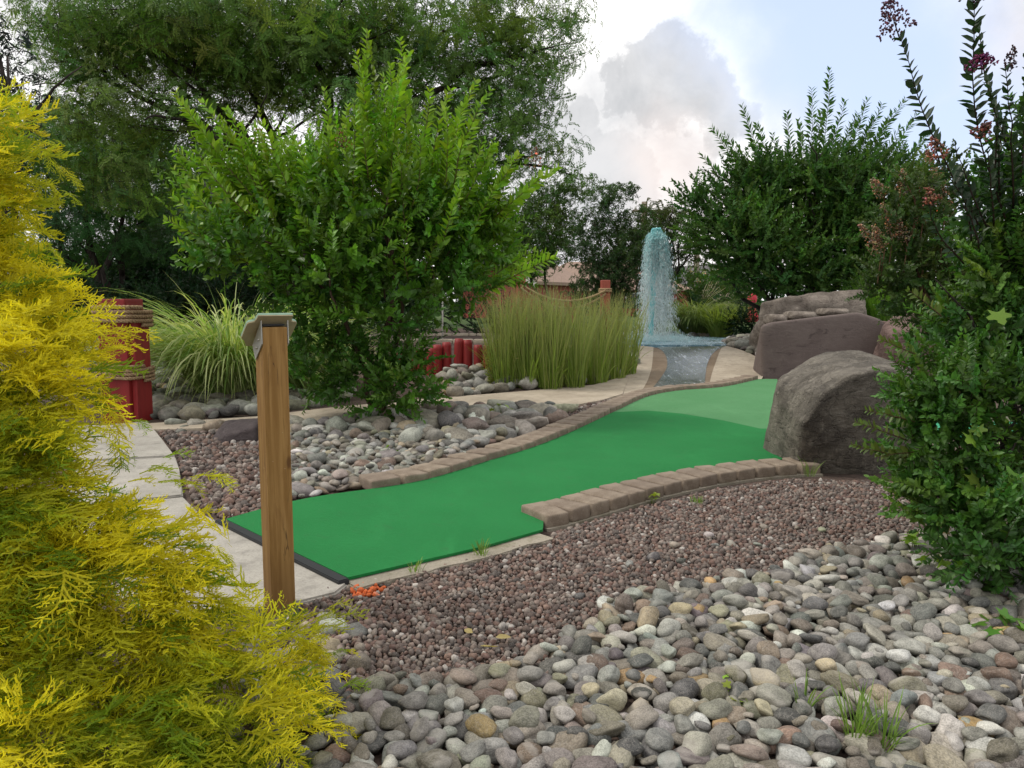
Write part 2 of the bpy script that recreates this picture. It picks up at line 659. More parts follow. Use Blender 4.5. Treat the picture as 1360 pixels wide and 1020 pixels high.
def mat_water(name, a, b, foam, lo, hi, sc=6, stretch=(1, 1, 1), rough=0.08, bump=0.5):
    m, g, out = material(name)
    v = g.mapping(coords(g), stretch)
    n1 = g.noise(v, sc, 6, 0.65, 0.8)
    n2 = g.noise(v, sc * 4, 5, 0.6, 0.5)
    c = g.mix(g.ramp(n1.outputs[0], 0.35, 0.65), a, b)
    mixn = g.math('ADD', g.math('MULTIPLY', n1.outputs[0], 0.5), g.math('MULTIPLY', n2.outputs[0], 0.5))
    f = g.ramp(mixn, lo, hi)
    c = g.mix(f, c, foam)
    h = g.math('ADD', n1.outputs[0], n2.outputs[0])
    principled(g, out, c, g.math('ADD', g.math('MULTIPLY', f, 0.5), rough), g.bump(h, bump, 0.03), spec=0.5)
    return m


M['pool'] = mat_water('pool_water', (0.10, 0.20, 0.25), (0.22, 0.38, 0.46), (0.62, 0.76, 0.84), 0.50, 0.62, 5, (1, 2.5, 1))
M['stream'] = mat_water('stream_water', (0.05, 0.058, 0.052), (0.11, 0.125, 0.115), (0.62, 0.68, 0.74), 0.54, 0.70, 3.2, (2.6, 0.55, 1), 0.06, 0.35)


def mat_spray():
    m, g, out = material('fountain_water')
    c = attr(g)
    d = g.new('ShaderNodeBsdfDiffuse')
    g.put(d.inputs[0], c)
    t = g.new('ShaderNodeBsdfTranslucent')
    g.put(t.inputs[0], c)
    gl = g.new('ShaderNodeBsdfGlossy')
    gl.inputs['Roughness'].default_value = 0.12
    tr = g.new('ShaderNodeBsdfTransparent')
    g.put(tr.inputs[0], g.mix(0.5, c, (1, 1, 1)))

    def mx(f, a, b):
        n = g.new('ShaderNodeMixShader')
        n.inputs[0].default_value = f
        g.nt.links.new(a, n.inputs[1])
        g.nt.links.new(b, n.inputs[2])
        return n.outputs[0]
    a = mx(0.5, d.outputs[0], t.outputs[0])
    a = mx(0.10, a, gl.outputs[0])
    a = mx(0.30, a, tr.outputs[0])
    g.nt.links.new(a, out.inputs[0])
    return m


M['spray'] = mat_spray()
# ------------------------------------------------------------------ sky and sun
SUN_EL, SUN_AZ = 38.0, -55.0       # sun high to the left and a little behind the cloud


def build_world():
    w = bpy.data.worlds.new('World')
    scene.world = w
    w.use_nodes = True
    nt = w.node_tree
    for n in list(nt.nodes):
        nt.nodes.remove(n)
    g = N(nt)
    out = g.new('ShaderNodeOutputWorld')
    sky = g.new('ShaderNodeTexSky', sky_type='NISHITA')
    sky.sun_disc = False
    sky.sun_elevation = R(SUN_EL)
    sky.sun_rotation = R(SUN_AZ)
    sky.air_density = 1.0
    sky.dust_density = 3.0
    d = g.vmath('NORMALIZE', g.new('ShaderNodeTexCoord').outputs['Generated']).outputs[0]
    # ragged cloud edges: the direction is pushed about by noise
    warp = g.noise(d, 7.0, 10, 0.60)
    wv = g.vmath('SUBTRACT', warp.outputs['Color'], (0.5, 0.5, 0.5)).outputs[0]
    sc = g.new('ShaderNodeVectorMath', operation='SCALE')
    g.put(sc.inputs[0], wv)
    sc.inputs[3].default_value = 0.26
    dw = g.vmath('ADD', d, sc.outputs[0]).outputs[0]
    soft = g.new('ShaderNodeVectorMath', operation='SCALE')
    g.put(soft.inputs[0], wv)
    soft.inputs[3].default_value = 0.12
    ds = g.vmath('ADD', d, soft.outputs[0]).outputs[0]

    def blob(az, el, r0, r1, dirs):
        v = (math.sin(R(az)) * math.cos(R(el)), math.cos(R(az)) * math.cos(R(el)), math.sin(R(el)))
        dist = g.vmath('DISTANCE', dirs, v).outputs['Value']
        return g.ramp(dist, r1, r0, 0.0, 1.0)

    def azel(px, py):
        r = ray(px, py)
        r = r / np.linalg.norm(r)
        return math.degrees(math.atan2(r[0], r[1])), math.degrees(math.asin(r[2]))

    def many(lst, dirs):
        f = None
        for px, py, r0, r1 in lst:
            a, e = azel(px, py)
            b = blob(a, e, r0, r1, dirs)
            f = b if f is None else g.math('MAXIMUM', f, b)
        return f

    n_big = g.noise(d, 2.6, 7, 0.58)
    n_fine = g.noise(d, 9.0, 8, 0.6, 0.4)
    # open blue sky
    blue = many([(1130, 20, 0.05, 0.20), (1270, 170, 0.02, 0.15), (1190, 100, 0.04, 0.17), (1060, -60, 0.05, 0.2)], ds)
    elsewhere = g.ramp(n_big.outputs[0], 0.62, 0.72, 0.0, 0.7)
    a0, e0 = azel(900, 150)
    near = blob(a0, e0, 0.5, 0.75, d)
    blue = g.math('MAXIMUM', blue, g.math('MULTIPLY', elsewhere, g.math('SUBTRACT', 1.0, near)))
    # grey undersides of the cumulus
    grey = many([(880, 112, 0.058, 0.080), (850, 60, 0.012, 0.03), (830, 150, 0.030, 0.055), (950, 130, 0.040, 0.065), (990, 150, 0.02, 0.05), (925, 185, 0.025, 0.055), (765, 205, 0.05, 0.085), (820, 235, 0.05, 0.10)], dw)
    grey2 = g.math('MULTIPLY', many([(1065, 110, 0.02, 0.10), (1340, 60, 0.03, 0.11), (790, 250, 0.10, 0.20), (700, 230, 0.08, 0.16)], ds), 0.8)
    grey3 = g.ramp(n_big.outputs[0], 0.42, 0.6, 0.65, 0.0)
    grey3 = g.math('MULTIPLY', grey3, g.math('SUBTRACT', 1.0, near))
    grey = g.math('MAXIMUM', g.math('MAXIMUM', grey, grey2), grey3)
    peach = many([(885, 225, 0.01, 0.09), (1335, 105, 0.01, 0.10), (1000, 300, 0.02, 0.12)], ds)
    white = g.mix(g.ramp(n_fine.outputs[0], 0.35, 0.65), (0.84, 0.84, 0.86), (1.15, 1.13, 1.10))
    greyc = g.mix(g.ramp(n_fine.outputs[0], 0.3, 0.7), (0.44, 0.45, 0.465), (0.61, 0.61, 0.62))
    cl = g.mix(grey, white, greyc)
    cl = g.mix(g.math('MULTIPLY', peach, 0.35), cl, (0.92, 0.74, 0.66))
    # hazier towards the horizon
    sx = g.new('ShaderNodeSeparateXYZ')
    g.put(sx.inputs[0], d)
    cl = g.mix(g.ramp(sx.outputs[2], 0.0, 0.14, 0.5, 0.0), cl, (0.80, 0.77, 0.76))
    bgc = g.new('ShaderNodeBackground')
    g.put(bgc.inputs[0], cl)
    bgc.inputs[1].default_value = 0.86
    bgs = g.new('ShaderNodeBackground')
    # thin high veil over the blue
    veil = g.mix(0.62, sky.outputs[0], (4.2, 4.8, 6.3))
    g.put(bgs.inputs[0], veil)
    bgs.inputs[1].default_value = 0.13
    mx = g.new('ShaderNodeMixShader')
    g.put(mx.inputs[0], blue)
    nt.links.new(bgc.outputs[0], mx.inputs[1])
    nt.links.new(bgs.outputs[0], mx.inputs[2])
    nt.links.new(mx.outputs[0], out.inputs[0])


build_world()
sd = bpy.data.lights.new('sun', 'SUN')
sd.energy = 1.3
sd.angle = R(14)
sd.color = (1.0, 0.94, 0.84)
sun = bpy.data.objects.new('sun', sd)
link(sun)
sdir = Vector((math.sin(R(SUN_AZ)) * math.cos(R(SUN_EL)), -0.35 * math.cos(R(SUN_EL)), math.sin(R(SUN_EL))))
sdir = Vector((-0.60, 0.05, 0.80)).normalized()
sun.rotation_euler = sdir.to_track_quat('Z', 'Y').to_euler()
# the sky's sun sits where the lamp does
for n_ in scene.world.node_tree.nodes:
    if n_.type == 'TEX_SKY':
        n_.sun_elevation = math.asin(sdir.z)
        n_.sun_rotation = math.atan2(sdir.x, sdir.y)
scene.view_settings.view_transform = 'Standard'
scene.view_settings.look = 'None'
scene.view_settings.exposure = 0.68
scene.view_settings.gamma = 1.0
scene.render.engine = 'CYCLES'
scene.cycles.max_bounces = 6
scene.cycles.diffuse_bounces = 3
scene.cycles.glossy_bounces = 2
scene.cycles.transmission_bounces = 4
scene.cycles.transparent_max_bounces = 8
scene.cycles.use_denoising = True

# ------------------------------------------------------------------ ground
def build_ground():
    xs = np.concatenate([-np.geomspace(400, 12, 22), np.linspace(-11.5, 11.5, 116), np.geomspace(12, 400, 22)])
    ys = np.concatenate([[-60, -20, -6, -2], np.linspace(-1, 24, 140), np.geomspace(25, 600, 26)])
    X, Y = np.meshgrid(xs, ys)
    Z = gz(X, Y)
    nx = len(xs)
    V = np.stack([X.ravel(), Y.ravel(), Z.ravel()], 1)
    i, j = np.meshgrid(np.arange(nx - 1), np.arange(len(ys) - 1))
    a = (j * nx + i).ravel()
    Q = np.stack([a, a + 1, a + nx + 1, a + nx], 1)
    acc = Acc()
    acc.add(V - [0, 0, 0.012], Q)
    o = acc.build('ground', M['ground'], smooth=True)
    tag(o, kind='structure')


build_ground()

# ------------------------------------------------------------------ outlines on the ground
# putting lane, photograph pixels -> ground
LANE_L = [(300, 690), (380, 668), (440, 657), (492, 650), (550, 641), (600, 628), (650, 612), (700, 597), (740, 582), (780, 564),
          (820, 545), (860, 527), (900, 519), (960, 514), (1008, 503)]
LANE_R = [(1032, 503), (1040, 530), (1060, 570), (1090, 602), (1080, 607), (1050, 609), (1000, 616), (950, 625), (900, 634),
          (850, 646), (800, 660), (752, 676), (722, 690), (721, 704), (640, 727), (540, 750), (462, 768)]
lane_l = gpoly(LANE_L, 0.03)
lane_r = gpoly(LANE_R, 0.03)
lane_poly = np.concatenate([lane_l, lane_r])


def smooth_line(P, n=60):
    P = np.asarray(P, float)
    s = np.concatenate([[0], np.cumsum(np.linalg.norm(np.diff(P, axis=0), axis=1))])
    # Catmull-Rom
    t = np.linspace(0, s[-1], n)
    out = []
    for q in t:
        i = min(max(np.searchsorted(s, q) - 1, 0), len(P) - 2)
        u = (q - s[i]) / (s[i + 1] - s[i] + 1e-9)
        p0, p1, p2, p3 = P[max(i - 1, 0)], P[i], P[i + 1], P[min(i + 2, len(P) - 1)]
        out.append(0.5 * ((2 * p1) + (-p0 + p2) * u + (2 * p0 - 5 * p1 + 4 * p2 - p3) * u * u + (-p0 + 3 * p1 - 3 * p2 + p3) * u ** 3))
    return np.array(out)


lane_ls = smooth_line(lane_l, 70)
lane_polys = np.concatenate([lane_ls, lane_r])
SEAM = gpoly([(815, 546), (860, 545), (905, 549), (960, 558), (1010, 569), (1062, 582)], 0.035)

lane = thing('putting_lane', 'bright green artificial turf lane curving between two brick kerbs', 'putting green', (0.6, 5.0, 0))


def loc_child(o, parent):
    """keep world placement when parented to an unrotated empty"""
    o.location = -Vector(parent.location)
    return o


def flat_sheet(name, poly, z, mat, parent, thick=0.02, sub=0.0):
    bm = bmesh.new()
    top = bm_prism(bm, [tuple(p) for p in poly], z - thick, z)
    bmesh.ops.triangulate(bm, faces=bm.faces)
    o = from_bm(name, bm, mat, parent)
    return loc_child(o, parent) if parent else o


# split the carpet at the seam: everything before / beyond it
def seam_y(x):
    return np.interp(x, SEAM[:, 0], SEAM[:, 1])


iL = int(np.argmin(np.linalg.norm(lane_ls - SEAM[0], axis=1)))
iR = int(np.argmin(np.linalg.norm(lane_r - SEAM[-1], axis=1)))
front_poly = np.concatenate([lane_ls[:iL + 1], SEAM[1:-1], lane_r[iR:]])
back_poly = np.concatenate([lane_ls[iL:], lane_r[:iR + 1], SEAM[1:-1][::-1]])
flat_sheet('turf', front_poly, 0.034, M['turf'], lane, 0.012)
tag(flat_sheet('turf', back_poly, 0.034, M['turf_pale'], lane, 0.012), 'paler green turf beyond the seam')
# concrete bed under the carpet, showing along the open edge
ctr = lane_polys.mean(0)


def offset_poly(P, d):
    P = np.asarray(P)
    out = []
    n = len(P)
    area = 0.5 * np.sum(P[:, 0] * np.roll(P[:, 1], -1) - np.roll(P[:, 0], -1) * P[:, 1])
    s = 1 if area > 0 else -1
    for i in range(n):
        a, b, c = P[i - 1], P[i], P[(i + 1) % n]
        t = (c - a)
        t = t / (np.linalg.norm(t) + 1e-9)
        out.append(b + s * np.array([t[1], -t[0]]) * d)
    return np.array(out)


open_edge = gpoly([(464, 772), (540, 753), (640, 730), (723, 707)], 0.03)
ee = smooth_line(open_edge, 40)
tng = np.gradient(ee, axis=0)
tng /= np.linalg.norm(tng, axis=1, keepdims=True)
nrm = np.stack([tng[:, 1], -tng[:, 0]], 1)
wob = np.array([0.065 + 0.035 * mnoise.noise(Vector((i * 0.35, 3.1, 0))) for i in range(len(ee))])
strip = np.concatenate([ee - nrm * 0.06, (ee + nrm * wob[:, None])[::-1]])
bm = bmesh.new()
bm_prism(bm, [tuple(p) for p in strip], -0.10, 0.019, 0.006)
bmesh.ops.triangulate(bm, faces=bm.faces)
loc_child(from_bm('concrete_edge', bm, M['concrete_old'], lane), lane)
# black rubber edging across the tee end
a, b = ground(299, 690, 0.03)[:2], ground(462, 769, 0.03)[:2]
dv = (b - a) / np.linalg.norm(b - a)
nv = np.array([-dv[1], dv[0]])
if nv @ (ctr - a) > 0:
    nv = -nv
quad = [a - dv * 0.01, b + dv * 0.01, b + dv * 0.01 + nv * 0.05, a - dv * 0.01 + nv * 0.05]
bm = bmesh.new()
bm_prism(bm, quad, 0.004, 0.036, 0.004)
loc_child(from_bm('edging_strip', bm, M['rubber'], lane), lane)

# ------------------------------------------------------------------ brick kerbs
brick_meshes = []
for k in range(6):
    bm = bmesh.new()
    bm_box(bm, (0, 0, 0.0), (0.158, 0.25, 0.075), None, 0.011, 2)
    bmesh.ops.subdivide_edges(bm, edges=[e for e in bm.edges if e.calc_length() > 0.05], cuts=3, use_grid_fill=True)
    rg = random.Random(k)
    for v in bm.verts:
        q = v.co * 22 + Vector((k * 9.1, 0, 0))
        v.co += Vector((mnoise.noise(q), mnoise.noise(q + Vector((5, 5, 5))), mnoise.noise(q + Vector((9, 1, 4))))) * 0.0042
    # a chipped corner
    cx, cy, cz = rg.choice([-1, 1]) * 0.079, rg.choice([-1, 1]) * 0.125, 0.037
    for v in bm.verts:
        dd = (v.co - Vector((cx, cy, cz))).length
        if dd < 0.03:
            v.co *= 1 - 0.10 * (1 - dd / 0.03)
    bmesh.ops.recalc_face_normals(bm, faces=bm.faces)
    me = bpy.data.meshes.new('kerb_brick')
    bm.to_mesh(me)
    bm.free()
    for p in me.polygons:
        p.use_smooth = True
    me.materials.append(M['brick'])
    brick_meshes.append(me)

ORD = ['first', 'second', 'third', 'fourth', 'fifth', 'sixth', 'seventh', 'eighth', 'ninth', 'tenth', 'eleventh', 'twelfth', 'thirteenth',
       'fourteenth', 'fifteenth', 'sixteenth', 'seventeenth', 'eighteenth', 'nineteenth', 'twentieth']


def brick(p, ang, z, label, group, depth=1.0, width=1.0):
    o = bpy.data.objects.new('kerb_brick', random.choice(brick_meshes))
    link(o)
    o.location = (p[0], p[1], z)
    o.rotation_euler = (random.uniform(-0.03, 0.03), random.uniform(-0.04, 0.04), ang + random.uniform(-0.05, 0.05))
    o.scale = (width, depth, 1)
    tag(o, label, 'brick', group)
    return o


def run(P, n):
    P = smooth_line(P, 400)
    s = np.concatenate([[0], np.cumsum(np.linalg.norm(np.diff(P, axis=0), axis=1))])
    q = (np.arange(n) + 0.5) / n * s[-1]
    pts = np.stack([np.interp(q, s, P[:, 0]), np.interp(q, s, P[:, 1])], 1)
    e = s[-1] / n * 0.3
    p1 = np.stack([np.interp(q + e, s, P[:, 0]), np.interp(q + e, s, P[:, 1])], 1)
    p0 = np.stack([np.interp(q - e, s, P[:, 0]), np.interp(q - e, s, P[:, 1])], 1)
    t = p1 - p0
    return pts, np.arctan2(t[:, 1], t[:, 0]), s[-1] / n


# near kerb: outer bottom edge seen in the photograph
near_out = gpoly([(725, 703), (751, 698), (800, 684), (850, 669), (900, 656), (950, 645), (1000, 637), (1050, 632), (1092, 630)], 0.0)
pts, angs, step = run(near_out, 14)
for i in range(14):
    nrm_ = np.array([-math.sin(angs[i]), math.cos(angs[i])])
    c = pts[i] + nrm_ * 0.125
    if i == 0:
        lab = 'end brick of the short curved kerb, beside the bare concrete edge'
    elif i == 13:
        lab = 'last brick of the short curved kerb, against the big boulder'
    elif i < 7:
        lab = '%s brick of the short kerb counted from its open end' % ORD[i]
    else:
        lab = '%s brick of the short kerb counted back from the big boulder' % ORD[13 - i]
    brick(c, angs[i], 0.034, lab, 'bricks of the short near kerb', 0.96, step / 0.158 * 0.875)
# mortar bed under the near kerb
bl = smooth_line(near_out, 40)
tt = np.gradient(bl, axis=0)
tt /= np.linalg.norm(tt, axis=1, keepdims=True)
nn = np.stack([-tt[:, 1], tt[:, 0]], 1)
bm = bmesh.new()
bm_prism(bm, [tuple(p) for p in np.concatenate([bl - nn * 0.012, (bl + nn * 0.2)[::-1]])], -0.1, 0.004)
bmesh.ops.triangulate(bm, faces=bm.faces)
loc_child(from_bm('mortar_bed', bm, M['concrete_old'], lane), lane)

far_line = lane_ls[int(np.argmin(np.linalg.norm(lane_ls - lane_l[3], axis=1))):]
NF = 37
pts, angs, step = run(far_line, NF)
for i in range(NF):
    nrm_ = np.array([-math.sin(angs[i]), math.cos(angs[i])])
    c = pts[i] + nrm_ * 0.11
    if i == 0:
        lab = 'end brick of the long kerb beside the small pale cobbles'
    elif i < 18:
        lab = '%s brick of the long kerb counted from the cobble bed end' % ORD[i]
    elif i == NF - 1:
        lab = 'last brick of the long kerb, against the flat brown slab'
    else:
        lab = '%s brick of the long kerb counted back from the brown slab' % ORD[NF - 1 - i] if NF - 1 - i < 20 else 'brick midway'
    brick(c, angs[i], 0.042 + float(gz(*c)), lab, 'bricks of the long far kerb', 0.85, step / 0.158 * 0.87)

# ------------------------------------------------------------------ concrete paths
def slab_path(name, polys, z, mat):
    root = bpy.data.objects.new(name, None)
    link(root)
    tag(root, kind='structure')
    for P in polys:
        bm = bmesh.new()
        bm_prism(bm, [tuple(p) for p in P], -0.12, z, 0.008)
        bmesh.ops.triangulate(bm, faces=bm.faces)
        from_bm('slab', bm, mat, root)
    return root


p1 = gpoly([(60, 568), (196, 558), (215, 582), (232, 603), (100, 610)], 0.03)
p2 = gpoly([(100, 612), (233, 605), (238, 622), (243, 655), (80, 672)], 0.03)
p3 = gpoly([(80, 675), (244, 658), (262, 678), (285, 690), (299, 694)], 0.03)
p3 = np.concatenate([p3, gpoly([(461, 772), (446, 784), (400, 795), (330, 806), (250, 815), (150, 790)], 0.03)])
slab_path('path', [p1, p2, p3], 0.022, M['concrete'])

far_path = gpoly([(196, 571), (345, 566), (400, 561), (470, 556), (600, 543), (720, 544), (752, 540), (800, 531), (828, 523),
                  (836, 497), (790, 511), (700, 519), (560, 530), (440, 541), (340, 553), (196, 562)], 0.02)
root = bpy.data.objects.new('footpath', None)
link(root)
tag(root, kind='structure')
bm = bmesh.new()
bm_prism(bm, [tuple(p) for p in far_path], lambda x, y: gz(x, y) - 0.2, lambda x, y: gz(x, y) + 0.02, 0.008)
bmesh.ops.triangulate(bm, faces=bm.faces)
from_bm('slab', bm, M['concrete_tan'], root)


# wings of the stream bed, the wet margins and the water itself: strips across the slope
def strip_sheet(name, left, right, dz, mat, parent=None, n=24, m=10, bowl=0.0, kind=None):
    """left, right: polylines of photograph pixels from top to bottom, laid on the terrain"""
    L = smooth_line([ground(a, b, dz)[:2] for a, b in left], n)
    Rr = smooth_line([ground(a, b, dz)[:2] for a, b in right], n)
    V, Q = [], []
    for i in range(n):
        for j in range(m):
            u = j / (m - 1)
            p = L[i] * (1 - u) + Rr[i] * u
            V.append((p[0], p[1], float(gz(*p)) + dz - bowl * math.sin(math.pi * u)))
    for i in range(n - 1):
        for j in range(m - 1):
            k = i * m + j
            Q.append((k, k + 1, k + m + 1, k + m))
    acc = Acc()
    acc.add(V, Q)
    o = acc.build(name, mat, parent, smooth=True)
    if kind:
        tag(o, kind=kind)
    return o


strip_sheet('stream_bank', [(848, 459), (846, 478), (835, 498), (828, 523)], [(868, 461), (866, 485), (862, 500), (852, 520)], 0.022, M['concrete_tan'], kind='structure')
strip_sheet('stream_bank', [(867, 461), (865, 485), (861, 500), (851, 520)], [(884, 467), (886, 488), (874, 506), (862, 524)], 0.021, M['concrete_wet'], kind='structure')
strip_sheet('stream_bank', [(945, 467), (938, 486), (936, 498), (934, 514)], [(962, 459), (952, 480), (946, 498), (942, 514)], 0.021, M['concrete_wet'], kind='structure')
strip_sheet('stream_bank', [(961, 459), (951, 480), (945, 498), (941, 514)], [(975, 462), (1003, 473), (1016, 486), (1012, 503)], 0.022, M['concrete_tan'], kind='structure')
strip_sheet('stream', [(872, 461), (883, 470), (886, 486), (876, 504), (858, 525)], [(966, 459), (948, 468), (940, 482), (937, 498), (936, 514)], 0.026, M['stream'], kind='structure', n=40, m=24)

# pool round the fountain
bm = bmesh.new()
cx, cy = 2.95, 16.4
ring = []
for k in range(48):
    a = 2 * math.pi * k / 48
    rx, ry = 2.1, 1.95
    if math.cos(a) > 0.2:
        rx = 2.7
    ring.append((cx + rx * math.cos(a), cy + ry * math.sin(a)))
POOL = np.array(ring)
bm_prism(bm, ring, 0.2, 0.338)
o = from_bm('pool_water', bm, M['pool'])
tag(o, kind='structure')

# the other putting greens
def green(name, label, pts, z, mat, kerb=None, base=None):
    c = np.mean(pts, axis=0)
    t = thing(name, label, 'putting green', (c[0], c[1], z))
    bm = bmesh.new()
    bm_prism(bm, [tuple(p) for p in pts], z - 0.3, z + 0.02)
    bmesh.ops.triangulate(bm, faces=bm.faces)
    loc_child(from_bm('turf', bm, mat, t), t)
    if kerb is not None:
        P = np.concatenate([pts, pts[:1]])
        acc = Acc()
        for i in range(len(pts)):
            a_, b_ = P[i], P[i + 1]
            L_ = np.linalg.norm(b_ - a_)
            n_ = max(2, int(L_ / 0.3))
            dd = (b_ - a_) / L_
            bmk = bmesh.new()
            for q in range(n_):
                cc = a_ + (b_ - a_) * (q + 0.5) / n_
                bm_box(bmk, (0, 0, 0), (L_ / n_ * 0.95, 0.2, 0.12), None, 0.012, 1)
                vs = list(bmk.verts)[-24:]
                bmesh.ops.rotate(bmk, cent=(0, 0, 0), matrix=__import__('mathutils').Matrix.Rotation(math.atan2(dd[1], dd[0]), 3, 'Z'), verts=vs)
                bmesh.ops.translate(bmk, vec=(cc[0], cc[1], z + 0.03), verts=vs)
            mm = bpy.data.meshes.new('tmp')
            bmk.to_mesh(mm)
            V = np.array([v.co[:] for v in mm.vertices])
            Qs = [p.vertices[:] for p in mm.polygons if len(p.vertices) == 4]
            Ts = [p.vertices[:] for p in mm.polygons if len(p.vertices) == 3]
            acc.add(V, Qs, Ts)
            bmk.free()
            bpy.data.meshes.remove(mm)
        loc_child(acc.build('kerb', kerb, t), t)
    return t


green('putting_lane', 'mint green turf lane seen through gaps in the leafy bush', np.array([(3.0, 5.75), (6.5, 5.55), (7.5, 6.7), (6.0, 7.3), (3.3, 7.1)]), 0.02, M['turf_mint'], M['concrete_tan'])
green('putting_lane', 'distant green turf showing behind the leafy bush above a pale kerb', np.array([(6.6, 11.2), (10.5, 11.0), (10.5, 13.6), (7.2, 13.6)]), 0.27, M['turf_mint'], M['concrete_tan'])
green('putting_lane', 'green turf on the terrace above the red log wall', np.array([(-2.6, 12.6), (-0.3, 12.5), (-0.2, 14.8), (-2.4, 14.8)]), 0.45, M['turf_mint'], M['concrete_tan'])
green('putting_lane', 'sliver of green turf between the red piling and the striped grass', np.array([(-7.5, 12.4), (-4.6, 12.4), (-4.5, 14.5), (-7.3, 14.5)]), 0.12, M['turf_pale'], M['concrete_old'])
# ------------------------------------------------------------------ timber post with its sloping sign plate
from mathutils import Matrix
pb = ground(372, 812)
post_t = thing('sign_post', 'square timber post carrying a small tilted green plate beside the tee', 'sign post', (pb[0], pb[1], 0), R(36))
top_z = at(372, 434, pb[1])[2]
bm = bmesh.new()
bm_box(bm, (0, 0, top_z / 2 - 0.15), (0.089, 0.089, top_z + 0.3), None, 0.004, 2)
from_bm('post', bm, M['wood'], post_t)
# local frame of the post: -y is the face seen, +y is away from the viewer (the plate slopes down that way)
slope = Matrix.Rotation(R(-36), 3, 'X')
PL = Vector((0, -0.060, top_z + 0.040))      # the upper, near edge of the plate
w0, w1 = 0.062, 0.090
outline = [(-w0, 0), (-w0 - 0.003, 0.036), (-w1 + 0.006, 0.041), (-w1, 0.050), (-w1, 0.135), (-w1 + 0.008, 0.148), (-w0 - 0.012, 0.156), (-w0, 0.19),
           (w0, 0.19), (w0 + 0.012, 0.156), (w1 - 0.008, 0.148), (w1, 0.135), (w1, 0.050), (w1 - 0.006, 0.041), (w0 + 0.003, 0.036), (w0, 0)]


def plate(name, z0, z1, mat, inset=0.0):
    bm = bmesh.new()
    bm_prism(bm, [(x * (1 - inset), y * (1 - inset) + inset * 0.1) for x, y in outline], z0, z1, 0.0015)
    bmesh.ops.rotate(bm, cent=(0, 0, 0), matrix=slope, verts=bm.verts)
    bmesh.ops.translate(bm, vec=PL, verts=bm.verts)
    return from_bm(name, bm, mat, post_t)


plate('plate_backing', 0.0, 0.0045, M['plate_core'])
plate('plate', 0.0047, 0.013, M['pale_green'])
# side brackets screwed to the post
for s in (-1, 1):
    bm = bmesh.new()
    x = s * 0.0475
    zt = top_z + 0.030
    prof = [(-0.044, zt - 0.006), (-0.046, top_z - 0.058), (0.03, top_z - 0.118), (0.058, top_z - 0.068)]
    lo = [bm.verts.new((x - 0.0018, y, z)) for y, z in prof]
    hi = [bm.verts.new((x + 0.0018, y, z)) for y, z in prof]
    bm.faces.new(lo)
    bm.faces.new(hi[::-1])
    for i in range(4):
        bm.faces.new((lo[i], hi[i], hi[(i + 1) % 4], lo[(i + 1) % 4]))
    br = from_bm('bracket', bm, M['metal'], post_t)
    for y, z in ((-0.018, top_z - 0.045), (0.006, top_z - 0.075)):
        bm = bmesh.new()
        r_ = bmesh.ops.create_uvsphere(bm, u_segments=10, v_segments=6, radius=0.0045)
        bmesh.ops.translate(bm, vec=(x + s * 0.003, y, z), verts=r_['verts'])
        from_bm('screw', bm, M['brass'], br, True)
# black box added to stand in for the shaded gap between plate and timber
bm = bmesh.new()
bm_box(bm, (0, -0.012, top_z + 0.007), (0.078, 0.05, 0.006), None, 0.001, 1)
from_bm('gap_shade', bm, M['rubber'], post_t)


# ------------------------------------------------------------------ rope and pilings
def rope_coil(acc, half, z0, turns, r, sag=0.0, rot=0.0, seed=0):
    """rope wound round a square piling; three-strand lay is modelled"""
    rg = np.random.default_rng(seed)
    n = 90 * turns
    t = np.linspace(0, turns * 2 * math.pi, n)
    # rounded square
    c, s = np.cos(t), np.sin(t)
    p = 7
    rad = (np.abs(c / (half + r)) ** p + np.abs(s / (half + r)) ** p) ** (-1 / p)
    x, y = rad * c, rad * s
    z = z0 + t / (2 * math.pi) * r * 2.0 + 0.012 * np.sin(t + rg.uniform(0, 6))
    ctrl = np.stack([x, y, z], 1)
    strands(acc, ctrl, r)


def strands(acc, ctrl, r):
    s = np.concatenate([[0], np.cumsum(np.linalg.norm(np.diff(ctrl, axis=0), axis=1))])
    n = max(20, int(s[-1] / (r * 0.55)))
    q = np.linspace(0, s[-1], n)
    P = np.stack([np.interp(q, s, ctrl[:, i]) for i in range(3)], 1)
    tg = np.gradient(P, axis=0)
    tg /= np.linalg.norm(tg, axis=1, keepdims=True)
    up = np.tile(np.array([0.0, 0.0, 1.0]), (n, 1))
    up[np.abs(tg[:, 2]) > 0.9] = (1, 0, 0)
    X = np.cross(tg, up)
    X /= np.linalg.norm(X, axis=1, keepdims=True)
    Yv = np.cross(tg, X)
    for k in range(3):
        a = q / (r * 5.5) * 2 * math.pi + k * 2 * math.pi / 3
        C = P + (np.cos(a)[:, None] * X + np.sin(a)[:, None] * Yv) * r * 0.5
        tube(acc, C, np.full(n, r * 0.56), 5)


def piling(base, half, height, rot, name, label, mat, group=None, coils=(), cut=True):
    t = thing(name, label, 'post', base, rot, group)
    bm = bmesh.new()
    bm_box(bm, (0, 0, height / 2 - 0.2), (2 * half, 2 * half, height + 0.4), None, 0.012, 2)
    from_bm('post', bm, mat, t)
    if cut:
        bm = bmesh.new()
        bm_box(bm, (half + 0.027, 0.02, (height - 0.11) / 2 - 0.2), (0.05, 2 * half - 0.05, height - 0.11 + 0.4), None, 0.008, 2)
        from_bm('side_plank', bm, mat, t)
    return t


